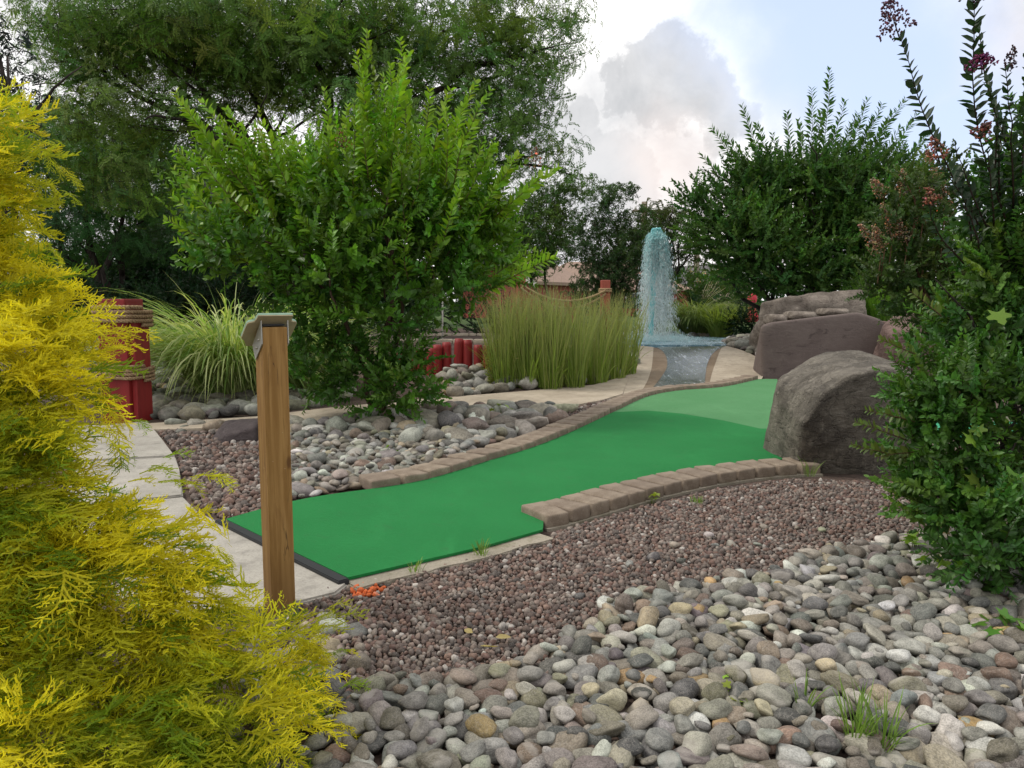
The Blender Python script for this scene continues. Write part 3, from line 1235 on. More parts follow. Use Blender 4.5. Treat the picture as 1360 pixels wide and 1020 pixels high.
b = ground(166, 558, 0.02)
H = at(160, 397, b[1])[2]
half = 0.145
pt = piling((b[0] - 0.06, b[1] + half, 0), half, H, R(-8), 'rope_post', 'thick red painted piling wound with tan rope beside the path', M['red_paint'])
for z0, turns, r in ((H - 0.245, 4, 0.021), (0.40, 4, 0.018)):
    acc = Acc()
    rope_coil(acc, half + 0.03, z0, turns, r, seed=int(z0 * 100))
    o = acc.build('rope', M['rope'], None, smooth=True)
    o.location = pt.location + Vector((0.022, 0, 0))
    o.rotation_euler = pt.rotation_euler
    tag(o, 'upper rope coil wound round the thick red piling' if z0 > 0.6 else 'lower rope coil wound round the thick red piling', 'rope', 'rope coils on the red piling')

PY = 11.6
posts = []
for px, ptop, lab in ((804, 372, 'slim red post beside the fountain holding the end of a slack rope'),
                      (692, 364, 'slim red post at the bush edge holding one end of a slack rope')):
    tp = at(px, ptop, PY)
    posts.append(tp)
    piling((tp[0], tp[1], 0.15), 0.062, tp[2] - 0.15, R(10), 'rope_post', lab, M['faded_red'], 'slim red rope posts', cut=False)
for k, (sag, dz) in enumerate(((0.20, -0.15), (0.26, -0.20))):
    a_, b_ = np.array(posts[1]), np.array(posts[0])
    a_ = a_ + [0.0, -0.09, dz]
    b_ = b_ + [0.0, -0.09, dz]
    u = np.linspace(0, 1, 60)[:, None]
    P = a_ + (b_ - a_) * u
    P[:, 2] -= (4 * sag * u * (1 - u))[:, 0]
    acc = Acc()
    strands(acc, P, 0.017)
    if k == 0:
        for j in range(2):
            ang = np.linspace(0, 2 * math.pi, 26)
            C = np.stack([b_[0] + 0.085 * np.cos(ang), b_[1] + 0.09 + 0.085 * np.sin(ang), np.full(26, b_[2] + 0.03 * (j - .5))], 1)
            strands(acc, C, 0.016)
    o = acc.build('rope', M['rope'], None, smooth=True)
    tag(o, 'slack rope with a coil round the slim post by the fountain' if k == 0 else 'lower slack rope sagging behind the tall green grass', 'rope', 'slack ropes over the tall grass')

# ------------------------------------------------------------------ red log wall
lw = thing('log_wall', 'low retaining wall of upright red painted logs behind the rounded rocks', 'retaining wall', (-0.9, 10.9, 0.1))
xs = [515, 526, 537, 549, 560, 571, 582, 594, 607, 621, 636, 647, 658, 669, 680]
for i, px in enumerate(xs):
    ty = [476, 470, 468, 463, 466, 462, 458, 455, 449, 451, 459, 458, 462, 460, 465][i] + random.uniform(-1, 1)
    Yw = 10.75 + 0.05 * math.sin(i) + (0.35 * (1 - i / 8) if i < 8 else 0)
    tp = at(px, ty, Yw)
    r = 0.066
    bm = bmesh.new()
    n = 14
    rings = []
    for zz, rr in ((0.0, r * 1.02), (0.35, r), (0.92, r), (1.0, r * 0.86)):
        rings.append([bm.verts.new((rr * math.cos(2 * math.pi * k / n) * (1 + 0.06 * math.sin(3 * k + i)), rr * math.sin(2 * math.pi * k / n), zz)) for k in range(n)])
    for a_, b_ in zip(rings[:-1], rings[1:]):
        for k in range(n):
            bm.faces.new((a_[k], a_[(k + 1) % n], b_[(k + 1) % n], b_[k]))
    bm.faces.new(rings[-1])
    bm.faces.new(rings[0][::-1])
    hh = tp[2] + 0.15
    bmesh.ops.scale(bm, vec=(1, 1, hh), verts=bm.verts)
    o = from_bm('log', bm, M['red_paint'], lw, True)
    o.location = Vector((tp[0], tp[1], -0.15)) - Vector(lw.location)
    o.rotation_euler = (random.uniform(-0.02, 0.02), random.uniform(-0.06, 0.06), random.uniform(0, 6))

# ------------------------------------------------------------------ boulders
def rock(name, label, pts, mat, center, rot=0.0, sub=5, p=14, disp=0.03, freq=3.0, ridge=0.0, cat='boulder', group=None, seed=0, strata=0.0):
    """pts: hull corners in metres about the centre"""
    bm = bmesh.new()
    for q in pts:
        bm.verts.new(q)
    bmesh.ops.convex_hull(bm, input=bm.verts)
    bmesh.ops.recalc_face_normals(bm, faces=bm.faces)
    pl = []
    for f in bm.faces:
        d = f.normal.dot(f.calc_center_median())
        if d > 1e-4 and f.calc_area() > 1e-5:
            pl.append((np.array(f.normal), d))
    bm.free()
    Nn = np.array([a for a, _ in pl])
    Dd = np.array([d for _, d in pl])
    bm = bmesh.new()
    bmesh.ops.create_icosphere(bm, subdivisions=sub, radius=1)
    so = Vector((seed * 7.3, seed * 3.1, seed * 1.7))
    for v in bm.verts:
        u = np.array(v.co)
        c = np.maximum(Nn @ u, 0) / Dd
        r = 1.0 / (np.sum(c ** p) ** (1 / p))
        q = Vector(u * r)
        n1 = mnoise.fractal(q * freq + so, 1.0, 2.0, 5)
        n2 = mnoise.ridged_multi_fractal(q * freq * 0.8 + so, 1.0, 2.0, 4, 1.0, 2.0)
        dd = disp * n1 - ridge * (n2 - 1.0)
        if strata:
            w = q.z * strata + 0.25 * mnoise.noise(q * 2.5 + so)
            dd += 0.05 * (abs((w % 1) - 0.5) * 2) ** 3 * -1
        v.co = q + Vector(u) * dd
    o = from_bm(name, bm, mat, None, True)
    o.location = tuple(center)
    o.rotation_euler = (0, 0, rot)
    return tag(o, label, cat, group)


def P3(px, py, Y):
    return at(px, py, Y)


# the large rounded boulder by the lane: lit shoulder on the left, dark broken face towards the viewer
c = np.array([2.12, 5.55, 0.36])
raw = [P3(1031, 530, 5.6), P3(1031, 512, 5.7), P3(1047, 492, 5.9), P3(1082, 470, 6.05), P3(1136, 462, 6.0), P3(1190, 478, 5.9),
       P3(1042, 568, 5.35), P3(1068, 608, 5.25), P3(1098, 634, 5.2), P3(1190, 640, 5.2), P3(1215, 630, 5.2), P3(1218, 500, 5.2),
       P3(1064, 566, 5.02), P3(1096, 522, 4.98), P3(1130, 497, 5.0), P3(1178, 487, 5.05), P3(1100, 640, 6.1), P3(1040, 560, 6.0), P3(1220, 500, 6.1), P3(1220, 630, 6.0)]
raw = [r - c for r in raw] + [np.array([-0.2, 0.4, -0.55]), np.array([0.5, 0.4, -0.5]), np.array([0.5, -0.4, -0.5]), np.array([-0.15, -0.3, -0.5])]
rock('boulder', 'big rounded grey-brown boulder at the end of the short brick kerb', [tuple(r) for r in raw], M['boulder'], c, 0, 6, 44, 0.022, 2.8, 0.014, seed=1)
# flat brown slab standing on edge
c = np.array([4.6, 11.9, 0.45])
raw = []
for Y, k in ((11.35, 0), (12.1, 1)):
    raw += [P3(1011, 432, Y), P3(1020, 428, Y), P3(1140, 414, Y), P3(1172, 424, Y), P3(1182, 445, Y)]
raw += [np.array([P3(1012, 500, 11.4)[0], 11.38, -0.1]), np.array([P3(1182, 500, 11.35)[0], 11.3, -0.1]), np.array([3.75, 12.1, -0.1]), np.array([5.6, 12.1, -0.1])]
rock('boulder', 'smooth flat-faced purplish brown slab standing on edge behind the lane', [tuple(r - c) for r in raw], M['slab'], c, 0, 6, 60, 0.005, 1.6, 0.002, seed=2)
# layered ledge rock
c = np.array([4.95, 13.3, 0.85])
raw = [P3(1007, 402, 13.0), P3(1010, 428, 13.0), P3(1040, 394, 12.9), P3(1085, 385, 13.1), P3(1148, 384, 13.1), P3(1153, 410, 12.9), P3(1150, 430, 12.9),
       P3(1005, 412, 13.2), P3(1020, 400, 14), P3(1145, 388, 14), np.array([4.2, 12.9, 0.1]), np.array([5.9, 12.9, 0.1]), np.array([4.2, 14, 0.1]), np.array([5.9, 14, 0.1])]
rock('boulder', 'long layered tan ledge rock resting behind the smooth brown slab', [tuple(r - c) for r in raw], M['ledge'], c, 0, 6, 26, 0.045, 1.8, 0.04, seed=3, strata=2.0)
for k, (px, py, w, h, lab) in enumerate(((1030, 424, 24, 12, 'small tan stone wedged on top of the brown slab at its end'),
                                         (1062, 419, 40, 11, 'flat cracked stone lying along the top of the brown slab'),
                                         (1106, 414, 38, 9, 'thin tan stone lying on the slab under the ledge rock'))):
    c = P3(px, py, 12.35)
    s = 12.35 / FPX
    raw = [(-w * s * .5, -.2, -h * s * .3), (w * s * .5, -.2, -h * s * .4), (w * s * .45, -.15, h * s * .5), (-w * s * .4, -.18, h * s * .55),
           (-w * s * .5, .3, -h * s * .4), (w * s * .5, .3, -h * s * .4), (w * s * .4, .3, h * s * .5), (-w * s * .4, .3, h * s * .5), (0, -.26, 0), (0, -.1, -h * s * 1.2)]
    rock('rock', lab, raw, M['ledge'], c, 0, 4, 12, 0.02, 5, 0.012, 'rock', seed=10 + k)
c = np.array([5.75, 11.1, 0.55])
raw = [P3(1172, 430, 10.9), P3(1200, 412, 11.0), P3(1222, 414, 10.9), P3(1245, 424, 10.9), P3(1176, 455, 10.7), P3(1196, 440, 10.6), P3(1240, 438, 10.6),
       np.array([5.3, 10.7, 0]), np.array([6.2, 10.6, 0]), np.array([6.3, 11.6, 0]), np.array([5.3, 11.6, 0]), P3(1200, 415, 11.5), P3(1240, 425, 11.5)]
rock('boulder', 'reddish angular boulder half hidden by the leafy bush beside the slab', [tuple(r - c) for r in raw], M['redrock'], c, 0, 5, 22, 0.03, 2.5, 0.012, seed=4)
c = P3(1168, 428, 12.0) - np.array([0, 0, 0.25])
rock('boulder', 'small pinkish stone between the slab and the reddish boulder', [(-.16, -.2, .28), (.14, -.2, .3), (.17, -.2, -.6), (-.2, -.2, -.6), (-.16, .2, .25), (.16, .2, .25), (.2, .2, -.6), (-.2, .2, -.6)], M['redrock'], c, 0.2, 4, 14, 0.03, 4, 0.01, seed=5)
# dark flat stone in the island bed
c = ground(316, 585) + np.array([0, 0.05, 0.03])
s = c[1] / FPX
rock('rock', 'dark purplish flat-topped stone in the gravel behind the timber post', [(-.24, -.02, -.02), (-.17, .12, .12), (.16, .16, .14), (.2, .12, -.1), (.19, -.17, .10), (-.02, -.19, .045), (-.22, -.08, -.05), (.19, -.17, -.1), (0, -.2, -.1), (-.2, .15, -.1)], M['darkrock'], c, 0, 5, 26, 0.012, 5, 0.006, 'rock', seed=6)
# grey rock pile glimpsed between the far trees
c = at(240, 285, 22)
rock('rock_mound', 'grey rocky mound glimpsed between the dark trees', [(-1.6, -.6, -4.2), (1.7, -.6, -4.2), (1.2, -.5, .3), (.7, -.3, 1.2), (-.2, -.3, .9), (-1.0, -.5, .1), (-1.5, 1, -4.2), (1.6, 1, -4.2), (.8, 1, .9), (-.8, 1, .3)], M['greyrock'], c, 0, 5, 16, 0.12, 1.2, 0.08, 'rock mound', seed=8)

# ------------------------------------------------------------------ far buildings, poles, umbrella
M['roof_brown'] = mat_flat('brown_shingles', (0.30, 0.215, 0.17), 0.9, 0.2, 0, 6)
M['roof_grey'] = mat_flat('grey_shingles', (0.11, 0.105, 0.11), 0.9, 0.2, 0, 6)
M['siding_red'] = mat_flat('red_siding', (0.33, 0.085, 0.07), 0.8, 0.2, 0, 4)
M['siding_tan'] = mat_flat('tan_siding', (0.50, 0.41, 0.31), 0.8, 0.2, 0, 4)
M['trim'] = mat_flat('white_trim', (0.65, 0.63, 0.58), 0.6)
M['pole'] = mat_bark('weathered_pole', (0.16, 0.13, 0.10), (0.26, 0.22, 0.18), 6)
M['glass'] = mat_flat('dark_window', (0.03, 0.035, 0.04), 0.15, 0.6)


def house(name, label, cen, w, d, wall_h, roof_h, rot, wall, roof, hip=False, windows=()):
    t = thing(name, label, 'building', cen, rot)
    bm = bmesh.new()
    bm_box(bm, (0, 0, wall_h / 2 - 0.5), (w, d, wall_h + 1), None)
    if not hip:
        g_ = [bm.verts.new(v) for v in ((-w / 2, -d / 2, wall_h), (w / 2, -d / 2, wall_h), (0, -d / 2, wall_h + roof_h),
                                        (-w / 2, d / 2, wall_h), (w / 2, d / 2, wall_h), (0, d / 2, wall_h + roof_h))]
        bm.faces.new(g_[:3])
        bm.faces.new(g_[3:][::-1])
    from_bm('wall', bm, wall, t)
    o_ = 0.35
    bm = bmesh.new()
    if hip:
        hi_ = [bm.verts.new(v) for v in ((-w / 2 - o_, -d / 2 - o_, wall_h - .05), (w / 2 + o_, -d / 2 - o_, wall_h - .05), (w / 2 + o_, d / 2 + o_, wall_h - .05), (-w / 2 - o_, d / 2 + o_, wall_h - .05))]
        r1, r2 = bm.verts.new((-w / 2 + d / 2, 0, wall_h + roof_h)), bm.verts.new((w / 2 - d / 2, 0, wall_h + roof_h))
        bm.faces.new((hi_[0], hi_[1], r2, r1))
        bm.faces.new((hi_[2], hi_[3], r1, r2))
        bm.faces.new((hi_[1], hi_[2], r2))
        bm.faces.new((hi_[3], hi_[0], r1))
        bm.faces.new(hi_[::-1])
    else:
        sl = roof_h / (w / 2)
        th = 0.12
        for s in (-1, 1):
            pr = [(0, wall_h + roof_h + 0.02), (s * (w / 2 + o_), wall_h - sl * o_ + 0.02)]
            vs = []
            for yy in (-d / 2 - o_, d / 2 + o_):
                for (xx, zz) in pr:
                    vs.append(bm.verts.new((xx, yy, zz)))
                    vs.append(bm.verts.new((xx, yy, zz + th)))
            for f in ((0, 1, 3, 2), (4, 6, 7, 5), (0, 4, 5, 1), (2, 3, 7, 6), (1, 5, 7, 3), (0, 2, 6, 4)):
                bm.faces.new([vs[i] for i in f])
        bmt = bmesh.new()
        for s in (-1, 1):
            vs = []
            for yy in (-d / 2 - o_ - .03, -d / 2 - o_ - .003):
                for (xx, zz) in ((0, wall_h + roof_h + th), (s * (w / 2 + o_), wall_h - sl * o_ + th), (s * (w / 2 + o_), wall_h - sl * o_ - .1), (0, wall_h + roof_h - .1)):
                    vs.append(bmt.verts.new((xx, yy, zz)))
            for f in ((0, 1, 2, 3), (7, 6, 5, 4), (0, 4, 5, 1), (1, 5, 6, 2), (2, 6, 7, 3)):
                bmt.faces.new([vs[i] for i in f])
        from_bm('trim', bmt, M['trim'], t)
    from_bm('roof', bm, roof, t)
    for (x, z, ww, hh) in windows:
        bm = bmesh.new()
        bm_box(bm, (x, -d / 2 - 0.02, z), (ww, 0.05, hh), None)
        wdw = from_bm('window', bm, M['trim'], t)
        bm = bmesh.new()
        bm_box(bm, (x, -d / 2 - 0.05, z), (ww - .16, 0.02, hh - .16), None)
        from_bm('pane', bm, M['glass'], wdw)
    return t


c = at(700, 388, 30)
house('shed', 'small red gabled building with a brown roof behind the tall grass', (c[0] - 0.2, 31.5, 0.3), 3.2, 3.6, 0.55 + (c[2] - 0.3) * 0.9, 0.85, R(-32), M['siding_red'], M['roof_brown'])
c = at(800, 372, 44)
house('house', 'long brown hipped roof building behind the dark willow-like trees', (c[0] + 0.3, 48, 0.3), 9.5, 5.5, 1.5, 1.75, R(4), M['siding_red'], M['roof_brown'], True, ((-2.5, 0.9, 1, 0.9), (1.5, 0.9, 1, 0.9)))
c = at(936, 372, 60)
house('house', 'tan gabled house with grey roof behind the fountain spray', (c[0], 63, 0.3), 6.4, 9, 1.6, 2.0, R(14), M['siding_tan'], M['roof_grey'], False, ((0, 2.0, 0.8, 0.9),))

for px, ptop, Y, lab, arm in ((856, 268, 50, 'wooden utility pole with crossarm standing behind the fountain', True),
                              (926, 322, 56, 'bare wooden utility pole standing in front of the tan house', False)):
    c = at(px, ptop, Y)
    t = thing('utility_pole', lab, 'utility pole', (c[0], Y, 0.3), 0)
    acc = Acc()
    hh = c[2] - 0.3
    tube(acc, [(0, 0, -0.5), (0, 0, hh * .5), (0, 0, hh)], [0.26, 0.22, 0.18], 10)
    acc.build('pole', M['pole'], t, smooth=True)
    if arm:
        bm = bmesh.new()
        bm_box(bm, (0.3, -0.25, hh - 0.6), (2.2, 0.14, 0.16), None, 0.01, 1)
        ca_ = from_bm('crossarm', bm, M['pole'], t)
        for x in (-0.6, 0.2, 1.2):
            bm = bmesh.new()
            r_ = bmesh.ops.create_cone(bm, cap_ends=True, segments=8, radius1=0.09, radius2=0.05, depth=0.2)
            bmesh.ops.translate(bm, vec=(x, -0.25, hh - 0.42), verts=r_['verts'])
            from_bm('insulator', bm, M['metal'], ca_, True)
wa, wb = at(870, 279, 50), at(1400, 330, 70)
acc = Acc()
u = np.linspace(0, 1, 24)[:, None]
for off in (0.0, -0.9):
    P = wa + (wb - wa) * u
    P[:, 2] += off - (u * (1 - u) * 3.0)[:, 0]
    tube(acc, P, np.full(24, 0.02), 5)
o = acc.build('power_line', M['rubber'], None)
tag(o, 'thin power cables running from the crossarm pole behind the dark bushes', 'power line')

# closed red parasol far behind
c = at(999, 402, 24)
t = thing('parasol', 'closed red parasol beyond the dark clipped bush', 'parasol', (c[0], 24, 0.3))
acc = Acc()
tube(acc, [(0, 0, 0), (0, 0, 1.3)], [0.025, 0.025], 8)
acc.build('pole', M['trim'], t)
acc = Acc()
n, rows = 24, 9
V, Q = [], []
zt = c[2] - 0.3 + 0.36
for i in range(rows):
    f = i / (rows - 1)
    rr = [0.02, .10, .13, .11, .075, .115, .145, .16, .17][i]
    for j in range(n):
        a_ = 2 * math.pi * j / n
        r2 = rr * (1 + 0.28 * math.cos(6 * a_) * (0.3 + f))
        V.append((r2 * math.cos(a_), r2 * math.sin(a_), zt - f * 0.95))
for i in range(rows - 1):
    for j in range(n):
        Q.append((i * n + j, i * n + (j + 1) % n, (i + 1) * n + (j + 1) % n, (i + 1) * n + j))
acc.add(V, Q)
M['red_cloth'] = mat_flat('red_cloth', (0.62, 0.06, 0.09), 0.8, 0.2)
acc.build('canopy', M['red_cloth'], t, smooth=True)

# white pole with yellow pennants behind the bush
c = at(586, 282, 13.2)
t = thing('flag_pole', 'thin white pole with yellow pennants half hidden behind the bright bush', 'flag pole', (c[0], 13.2, 0.4))
acc = Acc()
tube(acc, [(0, 0, -0.3), (0.02, 0, c[2] - 0.35)], [0.016, 0.013], 8)
acc.build('pole', M['trim'], t, smooth=True)
M['yellow_cloth'] = mat_flat('yellow_cloth', (0.75, 0.58, 0.03), 0.7, 0.2)
for k, (zz, wd, hh) in enumerate(((0.42, 0.16, 0.18), (0.72, 0.26, 0.42))):
    acc = Acc()
    V, Q = [], []
    for i in range(9):
        for j in range(6):
            u_, v_ = i / 8, j / 5
            V.append((0.015 + (-1) ** k * u_ * wd, 0.03 * math.sin(u_ * 7 + k), c[2] - 0.4 - zz + (v_ - .5) * hh * (1 - 0.8 * u_) - 0.12 * u_ * u_))
    for i in range(8):
        for j in range(5):
            Q.append((i * 6 + j, i * 6 + j + 1, (i + 1) * 6 + j + 1, (i + 1) * 6 + j))
    acc.add(V, Q)
    acc.build('pennant', M['yellow_cloth'], t, smooth=True)

# ------------------------------------------------------------------ fountain
fc = at(869, 450, 16.2)
FZ = 0.34
ftop = at(872, 304, 16.2)[2]
fh = ftop - FZ
ft = thing('fountain_jet', 'turquoise fountain jet falling in white spray over the pool', 'fountain', (fc[0], 16.2, FZ))
# droplet: stretched octahedron
oct_V = np.array([(0, 0, 1.8), (0, 0, -1.8), (.7, 0, 0), (-.7, 0, 0), (0, .7, 0), (0, -.7, 0)], float)
oct_T = np.array([(0, 2, 4), (0, 4, 3), (0, 3, 5), (0, 5, 2), (1, 4, 2), (1, 3, 4), (1, 5, 3), (1, 2, 5)])
drop = dict(V=oct_V, Q=np.zeros((0, 4), int), T=oct_T, k=np.zeros(6), s=np.ones(6))
TEAL, PALE = np.array([0.40, 0.86, 0.88]), np.array([0.93, 0.97, 0.98])


streak = dict(V=oct_V * [.8, .8, 2.6], Q=np.zeros((0, 4), int), T=oct_T, k=np.zeros(6), s=np.ones(6))


def drops(acc, P, size, D, col, tpl=None):
    Mx = frame_z(D, rng.uniform(0, 6.28, len(P))) * size[:, None, None]
    acc.stamp(tpl or drop, Mx, P, col)


# rising column
acc = Acc()
zz = np.linspace(0, fh * 0.97, 46)
P = np.stack([-0.085 + 0.075 * (zz / fh) + 0.008 * np.sin(zz * 9), 0.008 * np.cos(zz * 7), zz], 1)
rad = 0.045 + 0.02 * (zz / fh) + 0.012 * np.abs(np.sin(zz * 14)) + 0.02 * sstep(0.8, .95, zz / fh) - 0.05 * sstep(0.95, 1.0, zz / fh)
tube(acc, P, rad, 10, TEAL, 0.14)
acc.build('water_column', M['spray'], ft, smooth=True)
# boiling head of the jet
acc = Acc()
n = 7500
u = rng.uniform(0, 1, n)
th = rng.uniform(0, 6.28, n)
hz = fh * (1 - 0.36 * u ** 1.25)
wr = (0.07 + 0.13 * np.sqrt(u)) * np.sqrt(rng.uniform(0.05, 1, n)) * (1 + 0.12 * np.sin(3 * th + hz * 7))
P = np.stack([wr * np.cos(th), wr * np.sin(th), hz + rng.normal(0, 0.012, n)], 1)
f = np.clip(.15 + u * 1.1 + rng.normal(0, 0.2, n), 0, 1)[:, None]
drops(acc, P, rng.uniform(0.005, 0.013, n), np.stack([rng.normal(0, .4, n), rng.normal(0, .4, n), np.ones(n)], 1), TEAL * (1 - f * .65) + PALE * f * .65)
acc.build('water_head', M['spray'], ft)
# falling curtain: drops gathered along falling threads
acc = Acc()
nt_ = 620
for k in range(nt_):
    th = rng.uniform(0, 6.28)
    v0 = rng.uniform(0.10, 1.0) ** 0.8 * 0.42
    start = rng.uniform(0.0, 0.25)
    m = int(rng.integers(22, 46))
    tt = np.sort(rng.uniform(start, 1, m) ** 0.85)
    fall = tt ** 2
    tt = np.sort(np.clip(np.round(tt * 9) / 9 + rng.normal(0, .045, m), start, 1)) if k % 2 else tt
    fall = tt ** 2
    rr = 0.075 + v0 * (tt ** 0.72) * (0.80 + 0.2 * math.sin(5 * th + 1) + 0.08 * np.sin(11 * th + 9 * tt)) + rng.normal(0, 0.020, m)
    x = rr * math.cos(th) + rng.normal(0, 0.018, m) + 0.05 * fall
    y = rr * math.sin(th) + rng.normal(0, 0.012, m)
    z = fh * 0.96 * (1 - fall) + rng.normal(0, 0.015, m) + 0.01
    f = np.clip(0.30 + 0.9 * tt + rng.normal(0, 0.2, m), 0, 1)[:, None]
    drops(acc, np.stack([x, y, np.maximum(z, 0.01)], 1), rng.uniform(0.003, 0.0085, m) * (1 + 0.4 * rng.uniform(0, 1)),
          np.stack([np.full(m, 0.25 * math.cos(th)), np.full(m, .25 * math.sin(th)), -np.ones(m)], 1) + rng.normal(0, .10, (m, 3)), TEAL * (1 - f) + PALE * f, streak if k % 3 else drop)
acc.build('water_curtain', M['spray'], ft)
# splash where it lands
acc = Acc()
n = 6500
th = rng.uniform(0, 6.28, n)
rr = np.abs(rng.normal(0.42, 0.2, n))
P = np.stack([rr * np.cos(th) * 1.2, rr * np.sin(th), np.abs(rng.normal(0, 0.075, n)) * np.exp(-np.abs(rr - .42) * 1.5)], 1)
f = rng.uniform(0.5, 1, n)[:, None]
drops(acc, P, rng.uniform(0.004, 0.011, n), rng.normal(0, 1, (n, 3)) + [0, 0, .6], TEAL * (1 - f) + PALE * f)
acc.build('splash', M['spray'], ft)
# ------------------------------------------------------------------ foliage
def leaf6(L, W, fold=0.25, bend=0.15):
    """folded leaf along +x, blade facing +z : two quads"""
    return np.array([(0, 0, 0), (.30 * L, .5 * W, fold * W * .5), (.70 * L, .40 * W, fold * W * .4 - bend * L * .4), (L, 0, -bend * L),
                     (.70 * L, -.40 * W, fold * W * .4 - bend * L * .4), (.30 * L, -.5 * W, fold * W * .5)]), np.array([(0, 3, 2, 1), (0, 5, 4, 3)])


def leaf4(L, W):
    return np.array([(0, 0, 0), (.45 * L, .5 * W, .06 * L), (L, 0, -.06 * L), (.45 * L, -.5 * W, .06 * L)]), np.array([(0, 3, 2, 1)])


def rot_x(a):
    c, s = math.cos(a), math.sin(a)
    return np.array([[1, 0, 0], [0, c, -s], [0, s, c]])


def rot_y(a):
    c, s = math.cos(a), math.sin(a)
    return np.array([[c, 0, s], [0, 1, 0], [-s, 0, c]])


def rot_z(a):
    c, s = math.cos(a), math.sin(a)
    return np.array([[c, -s, 0], [s, c, 0], [0, 0, 1]])


def prism(p0, p1, r0, r1):
    p0, p1 = np.asarray(p0, float), np.asarray(p1, float)
    d = p1 - p0
    d = d / (np.linalg.norm(d) + 1e-9)
    ref = np.array([0, 1, 0]) if abs(d[1]) < .9 else np.array([1, 0, 0])
    X = np.cross(d, ref)
    X /= np.linalg.norm(X)
    Yv = np.cross(d, X)
    V = []
    for p, r in ((p0, r0), (p1, r1)):
        for k in range(3):
            a = k * 2.094
            V.append(p + r * (math.cos(a) * X + math.sin(a) * Yv))
    return np.array(V), np.array([(0, 1, 4, 3), (1, 2, 5, 4), (2, 0, 3, 5)])


class Tpl:
    def __init__(self):
        self.V, self.Q, self.k, self.s, self.n = [], [], [], [], 0

    def add(self, V, Q, k, s):
        self.V.append(V)
        self.Q.append(np.asarray(Q) + self.n)
        self.k.append(np.full(len(V), float(k)))
        self.s.append(np.full(len(V), float(s)))
        self.n += len(V)

    def done(self):
        return dict(V=np.concatenate(self.V), Q=np.concatenate(self.Q), T=np.zeros((0, 3), int), k=np.concatenate(self.k), s=np.concatenate(self.s))


def twig(L, pairs, leaf, W, seed, fine=True, angle=55, curve=0.12, r=0.0022, flat=True, taper=0.45):
    """leafy shoot along +z, leaves in nearly opposite pairs held in two ranks"""
    rg = np.random.default_rng(seed)
    t = Tpl()
    bx, by = rg.normal(0, curve, 2)

    def axis(u):
        return np.array([bx * L * u * u, by * L * u * u, L * u])
    for i in range(3):
        V, Q = prism(axis(i / 3), axis((i + 1) / 3), r * (1 - i * .25), r * (1 - (i + 1) * .25))
        t.add(V, Q, 1, 1)
    for i in range(pairs):
        u = 0.06 + 0.94 * (i + rg.uniform(-.25, .25)) / pairs
        u = min(max(u, .02), 1)
        roll = (rg.normal(0, .35) if flat else i * 1.57 + rg.normal(0, .3))
        for s in (0, math.pi):
            k = leaf * (1 - taper * u ** 2) * rg.uniform(.75, 1.15)
            V, Q = leaf6(k, W * k, rg.uniform(.1, .5), rg.uniform(.0, .3)) if fine else leaf4(k, W * k)
            a = R(angle * (1 - .45 * u) + rg.normal(0, 9))
            V = V @ rot_x(rg.normal(0, .45)).T          # twist about its own axis
            V = V @ rot_y(-(math.pi / 2 - a)).T         # lift towards the tip
            V = V @ rot_z(s + roll + rg.normal(0, .2)).T
            t.add(V + axis(u), Q, 0, rg.uniform(.78, 1.2))
    k = leaf * .6
    V, Q = leaf6(k, W * k) if fine else leaf4(k, W * k)
    t.add(V @ rot_y(-1.4).T + axis(1), Q, 0, 1.1)
    return t.done()


def frond_spray(seed, n=7, L=.24, leaflets=11, droop=.5, lw=.018):
    """twig of feathery compound leaves (locust) : fronds along +z, hanging"""
    rg = np.random.default_rng(seed)
    t = Tpl()
    TL = .55
    V, Q = prism((0, 0, 0), (0, 0, TL), .006, .003)
    t.add(V, Q, 1, 1)
    for i in range(n):
        u = .15 + .85 * i / (n - 1)
        az = i * 2.4 + rg.normal(0, .4)
        out = np.array([math.cos(az), math.sin(az), .35])
        out /= np.linalg.norm(out)
        side = np.cross(out, [0, 0, 1])
        side /= np.linalg.norm(side)
        l_ = L * rg.uniform(.75, 1.2)
        sh = rg.uniform(.8, 1.2)
        for j in range(leaflets):
            v = (j + .6) / leaflets
            p = np.array([0, 0, TL * u]) + out * l_ * v + np.array([0, 0, -droop * l_ * v * v])
            ll = .055 * (1 - .5 * abs(v - .45)) * rg.uniform(.8, 1.2)
            for s in (-1, 1):
                d = side * s * .85 + out * .5 + np.array([0, 0, rg.normal(-.1, .2)])
                d /= np.linalg.norm(d)
                w = np.cross(d, [0, 0, 1]) + rg.normal(0, .3, 3)
                w /= np.linalg.norm(w)
                V = np.array([p, p + d * ll * .5 + w * lw * .5, p + d * ll, p + d * ll * .5 - w * lw * .5])
                t.add(V, [(0, 1, 2, 3)], 0, sh * rg.uniform(.85, 1.15))
    return t.done()


def willow_spray(seed, n=16, L=.7, leaf=.12, W=.22):
    rg = np.random.default_rng(seed)
    t = Tpl()

    def axis(u):
        return np.array([.30 * L * math.sin(u * 1.6), 0.05 * math.sin(4 * u), L * (u - .75 * u * u)])
    for i in range(4):
        V, Q = prism(axis(i / 4), axis((i + 1) / 4), .006 - i * .001, .005 - i * .001)
        t.add(V, Q, 1, 1)
    for i in range(n):
        u = .1 + .9 * i / n
        az = i * 2.2 + rg.normal(0, .5)
        k = leaf * rg.uniform(.7, 1.2)
        V, Q = leaf4(k, W * k)
        V = V @ rot_x(rg.normal(0, .8)).T @ rot_y(R(35) + rg.normal(0, .35)).T @ rot_z(az).T
        t.add(V + axis(u), Q, 0, rg.uniform(.75, 1.2))
    return t.done()


